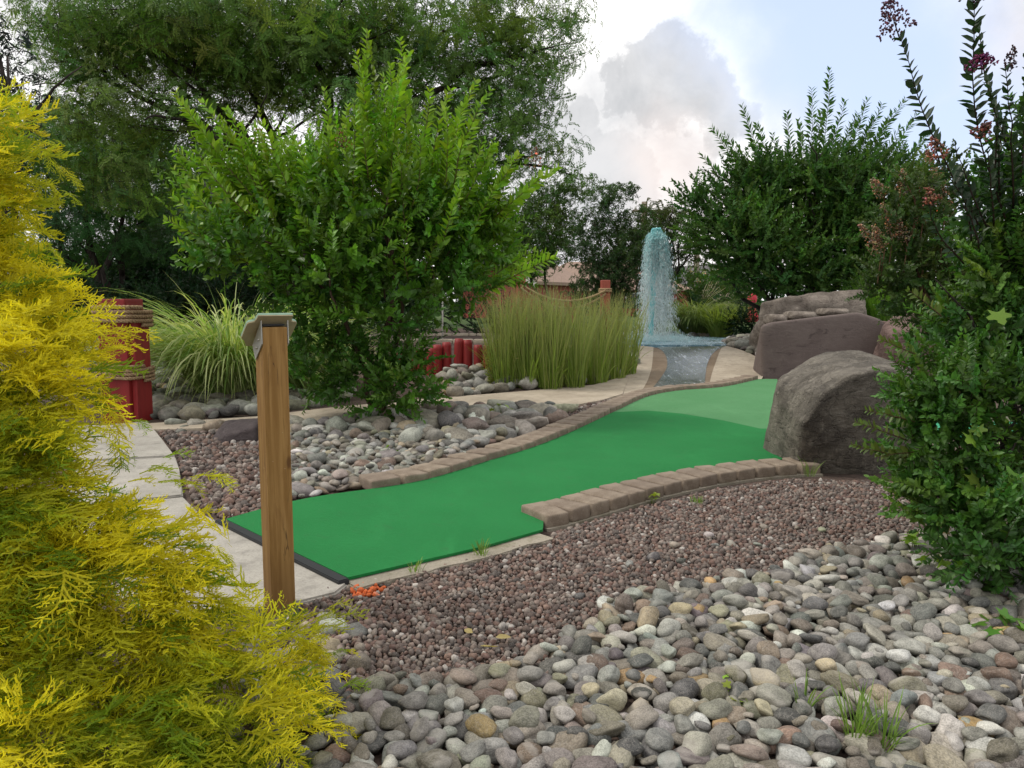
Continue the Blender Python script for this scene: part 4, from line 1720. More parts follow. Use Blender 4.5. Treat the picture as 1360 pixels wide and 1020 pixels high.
def cyp_spray(seed, L=.17, lat=15, sub=5, w=.0040):
    """thread-like golden cypress spray along +z, drooping towards +x"""
    rg = np.random.default_rng(seed)
    t = Tpl()

    def strip(a, b, w0, w1, sh, k=0):
        d = b - a
        n_ = np.cross(d, rg.normal(0, 1, 3))
        n_ /= np.linalg.norm(n_) + 1e-9
        m = (a + b) / 2 + rg.normal(0, .06, 3) * np.linalg.norm(d)
        V = np.array([a - n_ * w0 / 2, a + n_ * w0 / 2, m + n_ * w0 * .42, m - n_ * w0 * .42, b + n_ * w1 / 2, b - n_ * w1 / 2])
        t.add(V, [(0, 1, 2, 3), (3, 2, 4, 5)], k, sh)

    def axis(u):
        return np.array([.42 * L * u * u, .05 * L * math.sin(3 * u), L * (u - .28 * u * u)])
    for i in range(4):
        strip(axis(i / 4), axis((i + 1) / 4), w * 1.5 * (1 - .15 * i), w * 1.5 * (1 - .15 * (i + 1)), .9, 0)
    for i in range(lat):
        u = .1 + .9 * i / lat
        s = 1 if i % 2 else -1
        l_ = L * (.48 * (1 - .55 * u)) * rg.uniform(.7, 1.2)
        d = np.array([rg.normal(.12, .25), s * .72, .75])
        d /= np.linalg.norm(d)
        a = axis(u)
        b = a + d * l_ + np.array([.12, 0, -.10]) * l_
        sh = rg.uniform(.85, 1.15)
        strip(a, b, w, w * .55, sh)
        for j in range(sub):
            v = .2 + .8 * j / sub
            p = a + (b - a) * v
            s2 = 1 if j % 2 else -1
            dd = d * .8 + np.cross(d, [1, 0, 0]) * s2 * .75 + rg.normal(0, .18, 3)
            dd /= np.linalg.norm(dd)
            q = p + dd * l_ * .36 * (1 - .4 * v) * rg.uniform(.7, 1.3)
            strip(p, q, w * .8, w * .35, sh * rg.uniform(.95, 1.25))
    return t.done()


def jcol(base, n, v=.16, h=.10):
    """leaf colours scattered about a base"""
    base = np.asarray(base, float)
    k = np.exp(rng.normal(0, v, (n, 1)))
    hue = np.exp(rng.normal(0, h, (n, 3)) * [1.2, .5, 1.0])
    return base[None] * k * hue


def blob_points(B, n, shell=.35):
    """n points in the ellipsoid (c, r)"""
    c, r = B
    d = rng.normal(0, 1, (n, 3))
    d /= np.linalg.norm(d, axis=1, keepdims=True)
    rad = rng.uniform(0, 1, (n, 1)) ** shell
    return c + d * rad * r, d


def blobs_px(lst, depth=1.0, spread=.3, far=1.0):
    """(px,py,rx,ry[,dY]) in photograph pixels at distance Y -> world ellipsoids"""
    out = []
    for (Y, px, py, rx, ry) in lst:
        Yj = Y + rng.uniform(-spread, spread)
        c = at(px, py, Yj)
        s = Yj / FPX
        out.append((c, np.array([rx * s, rx * s * depth, ry * s])))
    return out


def fill(acc, blobs, tpls, density, cols, up=.6, out=1.0, rnd=.5, base=None, base_k=.5, scale=(.8, 1.2), stem=(.06, .04, .03), shell=.4, zmin=None, colfun=None):
    for (c, r) in blobs:
        area = (r[0] * r[1] * r[2]) ** (2 / 3) * 12.57
        n = max(3, int(area * density))
        P, d = blob_points((c, r), n, shell)
        if zmin is not None:
            P[:, 2] = np.maximum(P[:, 2], zmin + rng.uniform(0, .1, n))
        D = d * out + np.array([0, 0, up]) + rng.normal(0, rnd, (n, 3))
        if base is not None:
            b = P - np.asarray(base)
            b /= np.linalg.norm(b, axis=1, keepdims=True)
            D = D + b * base_k
        which = rng.integers(0, len(tpls), n)
        col = jcol(cols[rng.integers(0, len(cols))], n)
        if colfun is not None:
            col = colfun(P, col)
        for i, tp in enumerate(tpls):
            m = which == i
            k = int(m.sum())
            if k:
                Mx = frame_z(D[m], rng.uniform(0, 6.28, k)) * rng.uniform(*scale, k)[:, None, None]
                acc.stamp(tp, Mx, P[m], col[m], stem)


def shoot(acc, a, b, leaf, W, gap, col, stem=(.09, .05, .03), r=.004, bow=.08, tip_small=.5, wood=None, angle=50, start=.0, fine=True):
    """one long explicit shoot carrying paired leaves from a to b"""
    a, b = np.asarray(a, float), np.asarray(b, float)
    P = curve_pts(a, b, 9, bow, 0, .01)
    L = np.sum(np.linalg.norm(np.diff(P, axis=0), axis=1))
    n = max(4, int(L / gap))
    tube(wood if wood is not None else acc, P, np.linspace(r, r * .3, 9), 5, stem)
    s = np.linspace(0, 1, 9)
    V0, Q0 = (leaf6(1, W, .3, .18) if fine else leaf4(1, W))
    tpl = dict(V=V0, Q=Q0, T=np.zeros((0, 3), int), k=np.zeros(len(V0)), s=np.ones(len(V0)))
    Ms, Ps = [], []
    ax = (b - a) / np.linalg.norm(b - a)
    # leaves are held in a flat spray facing roughly the sky
    side = np.cross(ax, [rng.normal(0, .25), -1 + rng.normal(0, .3), .25])
    side /= np.linalg.norm(side)
    for i in range(n):
        u = start + (1 - start) * (i + .5) / n
        p = np.array([np.interp(u, s, P[:, j]) for j in range(3)])
        for sg in (-1, 1):
            k = leaf * (1 - tip_small * u ** 3) * rng.uniform(.8, 1.15)
            an = R(angle * (1 - .4 * u) + rng.normal(0, 8))
            d = ax * math.cos(an) + side * sg * math.sin(an) + rng.normal(0, .12, 3)
            d /= np.linalg.norm(d)
            nrm_ = np.cross(d, np.cross(ax, d)) + rng.normal(0, .5, 3)
            nrm_ = ax + rng.normal(0, .35, 3)
            yv = np.cross(nrm_, d)
            yv /= np.linalg.norm(yv)
            zv = np.cross(d, yv)
            Ms.append(np.stack([d, yv, zv], 1) * k)
            Ps.append(p)
    Ms, Ps = np.array(Ms), np.array(Ps)
    acc.stamp(tpl, Ms, Ps, jcol(col, len(Ps), .14, .08))


def panicle(acc, p, d, L, R0, n, col, size=.011, stem=(.12, .06, .04)):
    """flower head of tiny beads on thin stalks"""
    d = np.asarray(d, float)
    d /= np.linalg.norm(d)
    tube(acc, np.array([p, p + d * L * .5, p + d * L]), [.003, .002, .001], 4, stem)
    u = rng.uniform(0, 1, n)
    o = rng.normal(0, 1, (n, 3))
    o -= (o @ d)[:, None] * d
    o /= np.linalg.norm(o, axis=1, keepdims=True)
    rr = R0 * (1 - u * .75) * np.sqrt(rng.uniform(.05, 1, n))
    P = p + d * (u * L)[:, None] + o * rr[:, None] + d * (rr * .5)[:, None]
    Mx = frame_z(rng.normal(0, 1, (n, 3)), rng.uniform(0, 6, n)) * (size * rng.uniform(.6, 1.3, n))[:, None, None]
    acc.stamp(dict(V=oct_V * [1, 1, .6], Q=np.zeros((0, 4), int), T=oct_T, k=np.zeros(6), s=np.ones(6)), Mx, P, jcol(col, n, .3, .2))


def trunks(acc, base, targets, r0, n=9, bow=.18, split=True, col=(1, 1, 1)):
    for t in targets:
        P = curve_pts(base + rng.normal(0, r0 * .8, 3) * [1, 1, 0], t, n, bow, .1, .03)
        tube(acc, P, np.linspace(r0, r0 * .22, n), 7, col, .06)
        if split:
            for q in (4, 6):
                e = P[q] + (P[min(q + 2, n - 1)] - P[q - 1]) * .9 + rng.normal(0, .25, 3) * np.linalg.norm(t - base) * .4
                P2 = curve_pts(P[q], e, 6, .2, .1, .03)
                tube(acc, P2, np.linspace(r0 * .5, r0 * .1, 6), 6, col, .06)


def plant(name, label, cat, base, group=None):
    return thing(name, label, cat, base, 0, group)


def fin(acc, name, mat, t, smooth=False):
    o = acc.build(name, mat, t, smooth, local=t.location)
    return o


def blades(acc, C, n, spread, L, w, th0, th1, cols, cols2=None, seg=6, zfun=None, pw=1.3, az=None):
    """arching grass blades from a tuft at C"""
    az = rng.uniform(0, 2 * math.pi, n) if az is None else az
    rad = spread * np.sqrt(rng.uniform(0, 1, n))
    pa = az + rng.normal(0, .5, n)
    base = np.stack([C[0] + rad * np.cos(pa), C[1] + rad * np.sin(pa), np.full(n, C[2])], 1)
    if zfun is not None:
        base[:, 2] = zfun(base[:, 0], base[:, 1])
    Ln = rng.uniform(*L, n)
    a0 = R(1) * rng.uniform(*th0, n)
    a1 = R(1) * rng.uniform(*th1, n)
    u = np.linspace(0, 1, seg + 1)
    th = a0[:, None] + (a1 - a0)[:, None] * u[None] ** pw
    ds = Ln[:, None] / seg
    hx = np.concatenate([np.zeros((n, 1)), np.cumsum(np.sin(th[:, :-1]) * ds, 1)], 1)
    hz = np.concatenate([np.zeros((n, 1)), np.cumsum(np.cos(th[:, :-1]) * ds, 1)], 1)
    P = np.stack([base[:, 0:1] + hx * np.cos(az)[:, None], base[:, 1:2] + hx * np.sin(az)[:, None], base[:, 2:3] + hz], 2)
    tw = rng.normal(0, .5, n)
    S = np.stack([-np.sin(az + tw), np.cos(az + tw), rng.normal(0, .2, n)], 1)
    wd = (w * rng.uniform(.7, 1.3, n))[:, None] * np.array([.8] + [1.0] * (seg - 2) + [.6, .08])[None, :]
    A = P - S[:, None, :] * wd[..., None] / 2
    B = P + S[:, None, :] * wd[..., None] / 2
    V = np.stack([A, B], 2).reshape(n, -1, 3)
    m = 2 * (seg + 1)
    q = np.array([(2 * i, 2 * i + 1, 2 * i + 3, 2 * i + 2) for i in range(seg)])
    Q = (q[None] + (np.arange(n) * m)[:, None, None]).reshape(-1, 4)
    c = cols[rng.integers(0, len(cols), n)] if isinstance(cols, np.ndarray) and cols.ndim == 2 else jcol(cols, n)
    c = c * np.exp(rng.normal(0, .15, (n, 1)))
    C_ = np.repeat(c[:, None, :], m, 1)
    if cols2 is not None:
        f = np.repeat(u, 2)[None, :, None] ** 1.5
        C_ = C_ * (1 - f) + np.asarray(cols2)[None, None] * f
    acc.add(V.reshape(-1, 3), Q, None, C_.reshape(-1, 3))


# ---- templates
TW_FINE = [twig(.20, 9, .055, .52, 100 + i) for i in range(6)]            # crape myrtle, near
TW_MID = [twig(.34, 10, .088, .52, 120 + i) for i in range(6)]            # crape myrtle, middle distance
TW_UP = [twig(.62, 13, .085, .50, 140 + i, curve=.06) for i in range(5)]  # long upright shoots
TW_FAR = [twig(.46, 11, .10, .55, 160 + i, fine=False, r=.004) for i in range(6)]
TW_FARUP = [twig(.85, 19, .105, .5, 180 + i, fine=False, curve=.07, r=.005, angle=65) for i in range(5)]
LOCUST = [frond_spray(200 + i) for i in range(5)]
WILLOW = [willow_spray(220 + i) for i in range(5)]
CYP = [cyp_spray(240 + i) for i in range(6)]
ROUND = [twig(.5, 8, .15, .6, 260 + i, fine=False, flat=False, r=.005) for i in range(5)]

# ================================================================== bright crape myrtle on the stone island
Y0 = 7.9
base = ground(500, 549)
t = plant('crape_myrtle', 'bright green bush with upright leafy shoots growing from the cobble island', 'shrub', base)
W = Acc()
tg = [at(*q) for q in ((395, 330, 7.7), (440, 260, 8.1), (500, 220, 7.9), (560, 250, 8.2), (610, 330, 7.8), (520, 330, 7.5), (460, 400, 7.6), (580, 420, 8.3), (340, 300, 8.1), (650, 330, 8.0))]
tg = [np.asarray(q) - [0, .6, 0] for q in tg[:6]]
trunks(W, base - [0, 0, .05], tg, .030)
A = Acc()
SH = .62


def nearer(l):
    return [(q[0] - SH, *q[1:]) for q in l]


main = [(8.1, 390, 295, 90, 38), (7.9, 480, 275, 80, 45), (8.0, 580, 295, 75, 42), (7.7, 325, 340, 70, 28), (7.8, 440, 350, 88, 40), (7.9, 540, 355, 88, 48),
        (8.1, 630, 350, 55, 50), (7.8, 400, 398, 46, 20), (7.6, 528, 425, 42, 22), (7.5, 465, 418, 56, 22), (8.0, 650, 318, 38, 36), (7.6, 588, 378, 45, 26)]
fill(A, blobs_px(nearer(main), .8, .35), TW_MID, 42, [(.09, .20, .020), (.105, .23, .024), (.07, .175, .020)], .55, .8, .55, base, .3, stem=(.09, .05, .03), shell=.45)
top = [(8.0, 500, 195, 26, 55), (8.0, 380, 245, 62, 26), (7.9, 300, 268, 36, 18), (7.9, 450, 240, 48, 26), (8.0, 560, 245, 42, 28), (8.1, 635, 272, 42, 24), (7.8, 290, 300, 42, 22)]
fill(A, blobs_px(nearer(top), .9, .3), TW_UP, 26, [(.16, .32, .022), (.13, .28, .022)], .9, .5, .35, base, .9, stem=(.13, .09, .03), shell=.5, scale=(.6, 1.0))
low = [(7.6, 470, 520, 38, 16), (7.5, 540, 516, 42, 20), (7.6, 500, 492, 48, 16), (7.7, 428, 482, 40, 20), (7.5, 535, 488, 28, 18), (7.6, 405, 505, 24, 16), (7.6, 420, 445, 45, 18), (7.5, 505, 535, 40, 10)]
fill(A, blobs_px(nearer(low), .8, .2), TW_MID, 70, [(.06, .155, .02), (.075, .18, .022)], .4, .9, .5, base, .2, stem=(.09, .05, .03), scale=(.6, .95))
YG = (.23, .40, .028)
for (ax_, ay, bx, by, Y, k) in ((488, 290, 487, 42, 7.9, 1), (535, 290, 531, 52, 8.0, 1), (350, 280, 232, 122, 7.8, 1), (345, 300, 230, 198, 7.7, 1), (395, 290, 350, 165, 7.9, 1), (440, 290, 437, 172, 7.8, 1),
                               (560, 280, 632, 108, 8.1, 1), (620, 310, 690, 205, 8.0, 1), (645, 300, 742, 222, 8.0, 1), (330, 350, 220, 292, 7.7, 1), (650, 385, 738, 340, 7.7, 1), (655, 378, 725, 335, 7.9, 1),
                               (515, 280, 508, 100, 7.8, 1), (470, 280, 462, 140, 8.1, 1), (580, 290, 592, 145, 7.8, 1), (380, 290, 300, 168, 8.0, 1), (412, 280, 395, 190, 7.7, 1), (548, 260, 570, 120, 8.2, 1), (360, 330, 262, 240, 7.9, 1), (600, 300, 655, 190, 7.8, 1),
                               (495, 280, 474, 70, 7.9, 1), (525, 280, 545, 70, 7.8, 1), (500, 250, 518, 85, 8.1, 1), (340, 290, 252, 150, 7.9, 1), (365, 285, 268, 135, 7.7, 1), (330, 310, 238, 215, 7.9, 1), (355, 300, 320, 165, 8.1, 1), (425, 280, 450, 180, 8.0, 1), (400, 285, 372, 185, 7.9, 1),
                               (590, 290, 615, 140, 7.9, 1), (570, 280, 600, 118, 8.0, 1), (630, 310, 668, 225, 8.0, 1), (655, 320, 715, 245, 7.9, 1), (320, 340, 228, 262, 7.7, 1), (310, 350, 232, 320, 7.8, 1)):
    Y -= SH
    shoot(A, at(ax_, ay, Y), at(bx, by, Y + rng.uniform(-.3, .2)), .115, .52, .040, YG, (.16, .12, .04), .006, .08, .45, None)
for _ in range(70):
    px, py = rng.uniform(300, 660), rng.uniform(230, 400)
    p = at(px, py, Y0 - SH + rng.uniform(-.5, .4))
    d = (p - base) / np.linalg.norm(p - base) + [0, 0, .5] + rng.normal(0, .25, 3)
    shoot(A, p, p + d * rng.uniform(.25, .5), .10, .5, .042, (.18, .34, .026), (.14, .1, .04), .005, .1)
# a few spent pink-brown flower heads
for (px, py) in ((712, 215), (345, 190), (455, 190), (465, 330)):
    panicle(A, at(px, py + 12, 7.2), (rng.normal(0, .2), 0, 1), .2, .10, 60, (.30, .15, .08), .011)
fin(W, 'trunk', M['bark'], t, True)
fin(A, 'crown', M['leaf'], t)

# ================================================================== leafy crape myrtle close on the right
base = np.array([2.55, 3.55, 0.0])
t = plant('crape_myrtle', 'dark green glossy bush with purple flower tips crowding the near gravel beside the big boulder', 'shrub', base)
W, A = Acc(), Acc()
tg = [at(*q) for q in ((1330, 300, 3.4), (1400, 320, 3.5), (1290, 420, 3.3), (1250, 520, 3.2), (1270, 620, 3.2), (1350, 690, 3.0), (1360, 450, 3.4), (1440, 450, 3.6), (1330, 520, 3.3))]
trunks(W, base, tg, .020, 9, .15)
# bare twigs crossing the gap low down
for _ in range(14):
    a_ = base + [rng.normal(-.1, .15), rng.normal(0, .15), rng.uniform(.3, .7)]
    tube(W, curve_pts(a_, at(rng.uniform(1240, 1340), rng.uniform(540, 640), 3.3 + rng.uniform(-.3, .3)), 6, .15), np.linspace(.007, .002, 6), 5)
DK = [(.062, .152, .028), (.078, .178, .032), (.053, .132, .028), (.098, .20, .036)]
near = [(3.4, 1345, 285, 52, 75), (3.5, 1410, 330, 75, 110), (3.3, 1340, 385, 58, 50), (3.3, 1307, 445, 49.6, 40), (3.4, 1342, 450, 80, 55), (3.2, 1244, 510, 48, 45), (3.2, 1292, 520, 65, 42), (3.1, 1250, 605, 50, 36),
        (3.1, 1242, 565, 42, 33), (3, 1262, 660, 62, 40), (3, 1322, 690, 75, 45), (2.9, 1297, 725, 45, 30), (3, 1387, 700, 80, 70), (2.9, 1342, 748, 40, 34), (3.3, 1357, 515, 55, 42), (3.1, 1287, 625, 36, 22), (3.5, 1310, 340, 35, 45),
        (3.4, 1257, 440, 19.2, 20), (3.1, 1397, 600, 50, 60), (3.6, 1375, 200, 40, 60)]
near += [(3.5, 1490, 420, 80, 90), (3.5, 1500, 560, 80, 80), (3.4, 1500, 690, 90, 80), (3.6, 1460, 290, 60, 70), (3.9, 1420, 480, 90, 90), (3.9, 1430, 620, 90, 80), (3.8, 1400, 360, 70, 80)]
fill(A, blobs_px(near, .85, .15), TW_FINE, 240, DK, .35, .8, .55, base, .3, stem=(.05, .03, .02), shell=.45, scale=(.6, .92))
# lighter sprigs at the edge
for (ax_, ay, bx, by) in ((1215, 470, 1168, 450), (1205, 585, 1135, 560), (1210, 610, 1130, 590), (1215, 560, 1150, 545), (1220, 600, 1165, 607), (1250, 420, 1205, 385)):
    shoot(A, at(ax_, ay, 3.1), at(bx, by, 3.05), .042, .5, .022, (.10, .15, .03), (.12, .07, .04), .003, .1)
DS = (.022, .05, .022)
for (ax_, ay, bx, by, lf) in ((1300, 300, 1196, 50, .060), (1335, 290, 1298, -40, .066), (1318, 250, 1308, 105, .055), (1345, 280, 1335, 90, .045), (1352, 250, 1372, -20, .055), (1340, 200, 1300, 40, .05),
                             (1290, 320, 1245, 215, .042), (1310, 300, 1268, 190, .042), (1375, 270, 1362, 110, .05), (1328, 260, 1345, 130, .045), (1280, 350, 1235, 270, .042), (1320, 300, 1312, 200, .04), (1300, 330, 1262, 250, .04)):
    shoot(A, at(ax_, ay, 3.35), at(bx, by, 3.2 + rng.uniform(-.1, .1)), lf, .52, .030, DS, (.05, .03, .025), .0042, .10, .35)
for (px, py, L_, r_, n, c_) in ((1196, 55, .16, .08, 260, (.13, .055, .075)), (1304, 98, .07, .07, 170, (.22, .045, .13)), (1338, 95, .1, .03, 60, (.09, .05, .06)), (1248, 215, .1, .05, 110, (.28, .13, .10)), (1300, 188, .08, .05, 100, (.26, .12, .10)),
                               (1240, 275, .08, .04, 80, (.3, .15, .1)), (1290, 10, .1, .05, 90, (.09, .05, .09))):
    F = Acc()
    panicle(F, at(px, py, 3.2), (-.35, 0, .9) if px < 1250 else (rng.normal(0, .2), 0, 1), L_, r_, n, c_, .0065, (.05, .03, .025))
    fin(F, 'flower_head', M['leaf_far'], t)
fin(W, 'trunk', M['bark_dark'], t, True)
fin(A, 'crown', M['leaf'], t)

# ================================================================== reddish seed-headed shrub between the two
base = np.array([4.6, 7.6, 0.05])
t = plant('crape_myrtle', 'olive leaved shrub with orange-brown seed heads leaning out behind the dark glossy bush', 'shrub', base)
W, A = Acc(), Acc()
trunks(W, base, [at(*q) for q in ((1190, 300, 7.2), (1230, 260, 7.4), (1250, 330, 7.3), (1215, 380, 7.2), (1280, 260, 7.5))], .028, 8, .15)
ol = [(7.2, 1200, 300, 38, 36), (7.3, 1235, 350, 52, 45), (7.2, 1190, 355, 32, 32), (7.4, 1252, 290, 40, 40), (7.3, 1240, 410, 50, 40), (7.3, 1182, 388, 28, 22), (7.2, 1212, 255, 30, 24), (7.4, 1275, 380, 55, 50), (7.4, 1255, 235, 24, 24)]
fill(A, blobs_px(ol, .8, .2), TW_MID, 85, [(.085, .125, .03), (.07, .12, .03), (.06, .11, .028)], .5, .8, .5, base, .4, stem=(.12, .07, .04), scale=(.5, .8))
for (px, py, tx, ty) in ((1175, 262, 1158, 238), (1195, 262, 1200, 225), (1185, 320, 1172, 270), (1170, 340, 1142, 298), (1205, 325, 1186, 280), (1240, 245, 1232, 200), (1225, 300, 1225, 245), (1175, 330, 1160, 300), (1255, 285, 1252, 225)):
    a_, b_ = at(px, py, 7.15), at(tx, ty, 7.1)
    tube(W, np.array([a_ - [0.02, 0, .25], a_, b_]), [.006, .005, .003], 5)
    F = Acc()
    panicle(F, a_, b_ - a_, np.linalg.norm(b_ - a_), .075, 170, (.36, .25, .165), .0105)
    fin(F, 'seed_head', M['leaf_far'], t)
fin(W, 'trunk', M['bark_warm'], t, True)
fin(A, 'crown', M['leaf'], t)

# ================================================================== big dark crape myrtle beyond the rocks
base = np.array([5.9, 15.6, 0.3])
t = plant('crape_myrtle', 'large dark fan-shaped bush with spiky upright shoots behind the ledge rock', 'shrub', base)
W, A = Acc(), Acc()
tg = [at(*q) for q in ((960, 260, 15.2), (1000, 220, 15.6), (1060, 200, 15.4), (1110, 190, 15.7), (1160, 220, 15.5), (1210, 260, 15.4), (1010, 310, 15.0), (1120, 310, 15.1), (940, 310, 15.4))]
trunks(W, base - [.3, 0, 0], tg, .055, 9, .15)
G = [(.062, .142, .03), (.074, .162, .032), (.052, .125, .028)]
body = [(15.6, 1060, 330, 95, 45), (15.4, 990, 320, 65, 45), (15.4, 1130, 325, 80, 45), (15.6, 1060, 265, 90, 50), (15.3, 985, 265, 52, 42), (15.4, 1140, 262, 75, 48), (15.5, 1195, 300, 55, 55),
        (15.4, 955, 315, 36, 26), (15.6, 1050, 375, 70, 26), (15.5, 1120, 375, 75, 26), (15.5, 1180, 360, 60, 35), (15.6, 1020, 240, 40, 22), (15.6, 1090, 235, 50, 24), (15.5, 1160, 235, 50, 24), (15.4, 930, 275, 30, 18), (15.4, 975, 360, 28, 20)]
fill(A, blobs_px(body, .9, .5), TW_FAR, 26, G, .5, .8, .5, base, .4, shell=.45)
for (px, py, Y) in ((945, 170, 15.3), (962, 178, 15.6), (985, 140, 15.4), (1005, 165, 15.7), (1045, 148, 15.4), (1078, 118, 15.6), (1102, 92, 15.5), (1060, 160, 15.2), (1122, 135, 15.6), (1140, 150, 15.3), (1152, 132, 15.5), (1172, 138, 15.6),
                    (1185, 150, 15.3), (1203, 132, 15.5), (1218, 152, 15.4), (1232, 178, 15.6), (1245, 195, 15.3), (1025, 178, 15.5), (930, 205, 15.4), (1090, 150, 15.3), (1130, 165, 15.2), (1160, 160, 15.7), (1000, 190, 15.2), (1195, 170, 15.2), (975, 205, 15.4), (1240, 225, 15.5), (1018, 200, 15.6), (1110, 175, 15.4), (1178, 178, 15.4)):
    tip = at(px, py, Y)
    b_ = base + [0, 0, 1.3]
    d = (tip - b_)
    a_ = tip - d * .55
    shoot(A, a_, tip, .21, .44, .055, (.065, .15, .032), (.05, .035, .02), .010, .05, .45, None, 62, 0, False)
for (px, py) in ((892, 240), (900, 258), (915, 330), (910, 275), (1252, 250), (1262, 285)):
    tip = at(px, py, 15.3)
    d = tip - (base + [0, 0, 1.5])
    shoot(A, tip - d * .4, tip, .18, .45, .075, (.05, .12, .028), (.05, .035, .02), .009, .1, .4, None, 60, 0, False)
pat = [(15.0, px, py, 22, 7) for px, py in ((1010, 275), (1090, 285), (1040, 320), (1110, 300), (1060, 350), (1140, 290), (1000, 305), (1130, 345), (1080, 250), (1160, 400 - 12))]
fill(A, blobs_px(pat, .8, .2), TW_FAR, 40, [(.10, .21, .035)], .3, .7, .5, base, .5)
fin(W, 'trunk', M['bark_dark'], t, True)
fin(A, 'crown', M['leaf_far'], t)

# ================================================================== feathery honey locust filling the upper left
base = at(395, 400, 14.5)
base[2] = .3
t = plant('locust_tree', 'tall feathery locust tree with dark forking limbs over the bright bush', 'tree', base)
W, A = Acc(), Acc()
fork = at(385, 270, 14.5)
tube(W, curve_pts(base, fork, 7, .05), np.linspace(.24, .18, 7), 10, (1, 1, 1), .05)
limbs = [(310, 60, 14.2), (180, 30, 14.5), (390, 20, 14), (480, 60, 14.4), (590, 40, 14.6), (700, 60, 14.4), (640, 170, 14.4), (230, 120, 14.1), (100, 90, 14.6), (550, 200, 14.2), (430, 110, 15.2), (300, 180, 15.2), (690, 215, 14.8)]
for q in limbs:
    e = at(*q)
    P = curve_pts(fork + rng.normal(0, .08, 3), e, 10, .22, .05, .025)
    tube(W, P, np.linspace(.115, .022, 10), 8, (1, 1, 1), .06)
    for k in (4, 6, 8):
        for _ in range(2):
            e2 = P[k] + (P[9] - P[3]) * .25 + rng.normal(0, .7, 3) * [1, 1, .6]
            tube(W, curve_pts(P[k], e2, 6, .2, 0, .03), np.linspace(.035, .008, 6), 5)
LC = [(.10, .20, .038), (.118, .22, .042), (.085, .178, .038), (.14, .225, .04)]
crown = [(14.0, 150, 160, 80, 26), (14.2, 262, 158, 60, 22), (14.4, 90, 215, 70, 34), (14.2, 190, 240, 55, 36), (14.3, 300, 215, 40, 18), (14.5, 170, 30, 115, 30), (14.2, 300, 30, 110, 34), (14.4, 430, 25, 110, 40), (14.6, 560, 30, 110, 40), (14.4, 680, 25, 70, 32), (14.2, 740, 40, 30, 12), (14.5, 80, 45, 60, 24), (14.4, 130, 85, 60, 16),
         (14.0, 250, 95, 80, 22), (14.3, 420, 95, 110, 38), (14.6, 570, 105, 110, 38), (14.4, 680, 95, 60, 28), (14.3, 715, 80, 35, 11), (14.5, 690, 150, 50, 20), (14.4, 620, 165, 75, 30), (14.2, 500, 170, 85, 36), (14.1, 340, 130, 60, 22),
         (15.0, 560, 225, 70, 26), (14.6, 640, 215, 55, 18), (14.5, 700, 205, 45, 8), (14.5, 752, 208, 24, 7), (14.3, 95, 120, 50, 12), (14.6, 590, 260, 60, 18), (14.5, 735, 90, 22, 7), (14.2, 460, 215, 60, 20), (15.2, 300, 210, 55, 16), (15.2, 350, 60, 200, 40), (14.4, 755, 30, 18, 7), (14.4, 720, 125, 22, 8), (15.0, 200, 60, 120, 26)]
fill(A, blobs_px(crown, .9, .6), LOCUST, 15, LC, .0, .9, .45, fork, .4, scale=(.8, 1.25), stem=(.05, .04, .025), shell=.42)
fin(W, 'trunk', M['bark_dark'], t, True)
fin(A, 'crown', M['leaf_far'], t)

# ================================================================== darker trees behind on the left
def tree(name, label, base, cr, blobs, tpls, dens, cols, bark='bark_dark', r0=.18, mat='leaf_far', up=.2, rnd=.5, scale=(.8, 1.2), group=None, spread=.6, cat='tree', limbs=5, shell=.42):
    t = plant(name, label, cat, base, group)
    W, A = Acc(), Acc()
    B = blobs_px(blobs, .9, spread)
    for (c, r) in B[:limbs]:
        trunks(W, np.asarray(base, float), [c], r0 * .6, 8, .12)
    fill(A, B, tpls, dens, cols, up, .9, rnd, base, .3, scale=scale, shell=shell)
    fin(W, 'trunk', M[bark], t, True)
    fin(A, 'crown', M[mat], t)
    return t


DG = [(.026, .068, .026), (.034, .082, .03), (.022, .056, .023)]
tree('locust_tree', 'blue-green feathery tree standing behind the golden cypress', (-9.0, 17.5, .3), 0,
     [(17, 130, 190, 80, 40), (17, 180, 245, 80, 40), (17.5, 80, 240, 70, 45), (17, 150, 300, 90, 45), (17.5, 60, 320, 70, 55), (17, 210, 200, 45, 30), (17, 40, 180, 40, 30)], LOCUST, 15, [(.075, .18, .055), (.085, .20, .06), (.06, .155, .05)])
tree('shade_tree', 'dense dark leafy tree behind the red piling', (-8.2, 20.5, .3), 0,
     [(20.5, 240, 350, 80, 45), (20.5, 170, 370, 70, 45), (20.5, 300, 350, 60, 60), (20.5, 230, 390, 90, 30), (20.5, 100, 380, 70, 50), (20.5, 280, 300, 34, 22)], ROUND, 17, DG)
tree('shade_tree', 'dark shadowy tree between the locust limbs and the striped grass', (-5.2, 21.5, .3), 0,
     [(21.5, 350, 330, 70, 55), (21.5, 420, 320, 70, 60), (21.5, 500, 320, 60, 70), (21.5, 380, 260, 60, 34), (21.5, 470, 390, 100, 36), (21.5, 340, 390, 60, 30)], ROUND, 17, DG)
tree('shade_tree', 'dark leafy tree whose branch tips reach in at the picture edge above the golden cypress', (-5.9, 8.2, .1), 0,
     [(8.2, -60, 130, 90, 70), (8.2, 10, 75, 26, 10), (8.2, 22, 110, 26, 10), (8.2, 10, 150, 34, 14), (8.2, -40, 60, 60, 40), (8.2, 28, 130, 20, 8), (8.2, -80, 230, 100, 60)], WILLOW, 26, [(.016, .03, .030), (.02, .036, .03)], r0=.09, spread=.2, scale=(.5, .8))
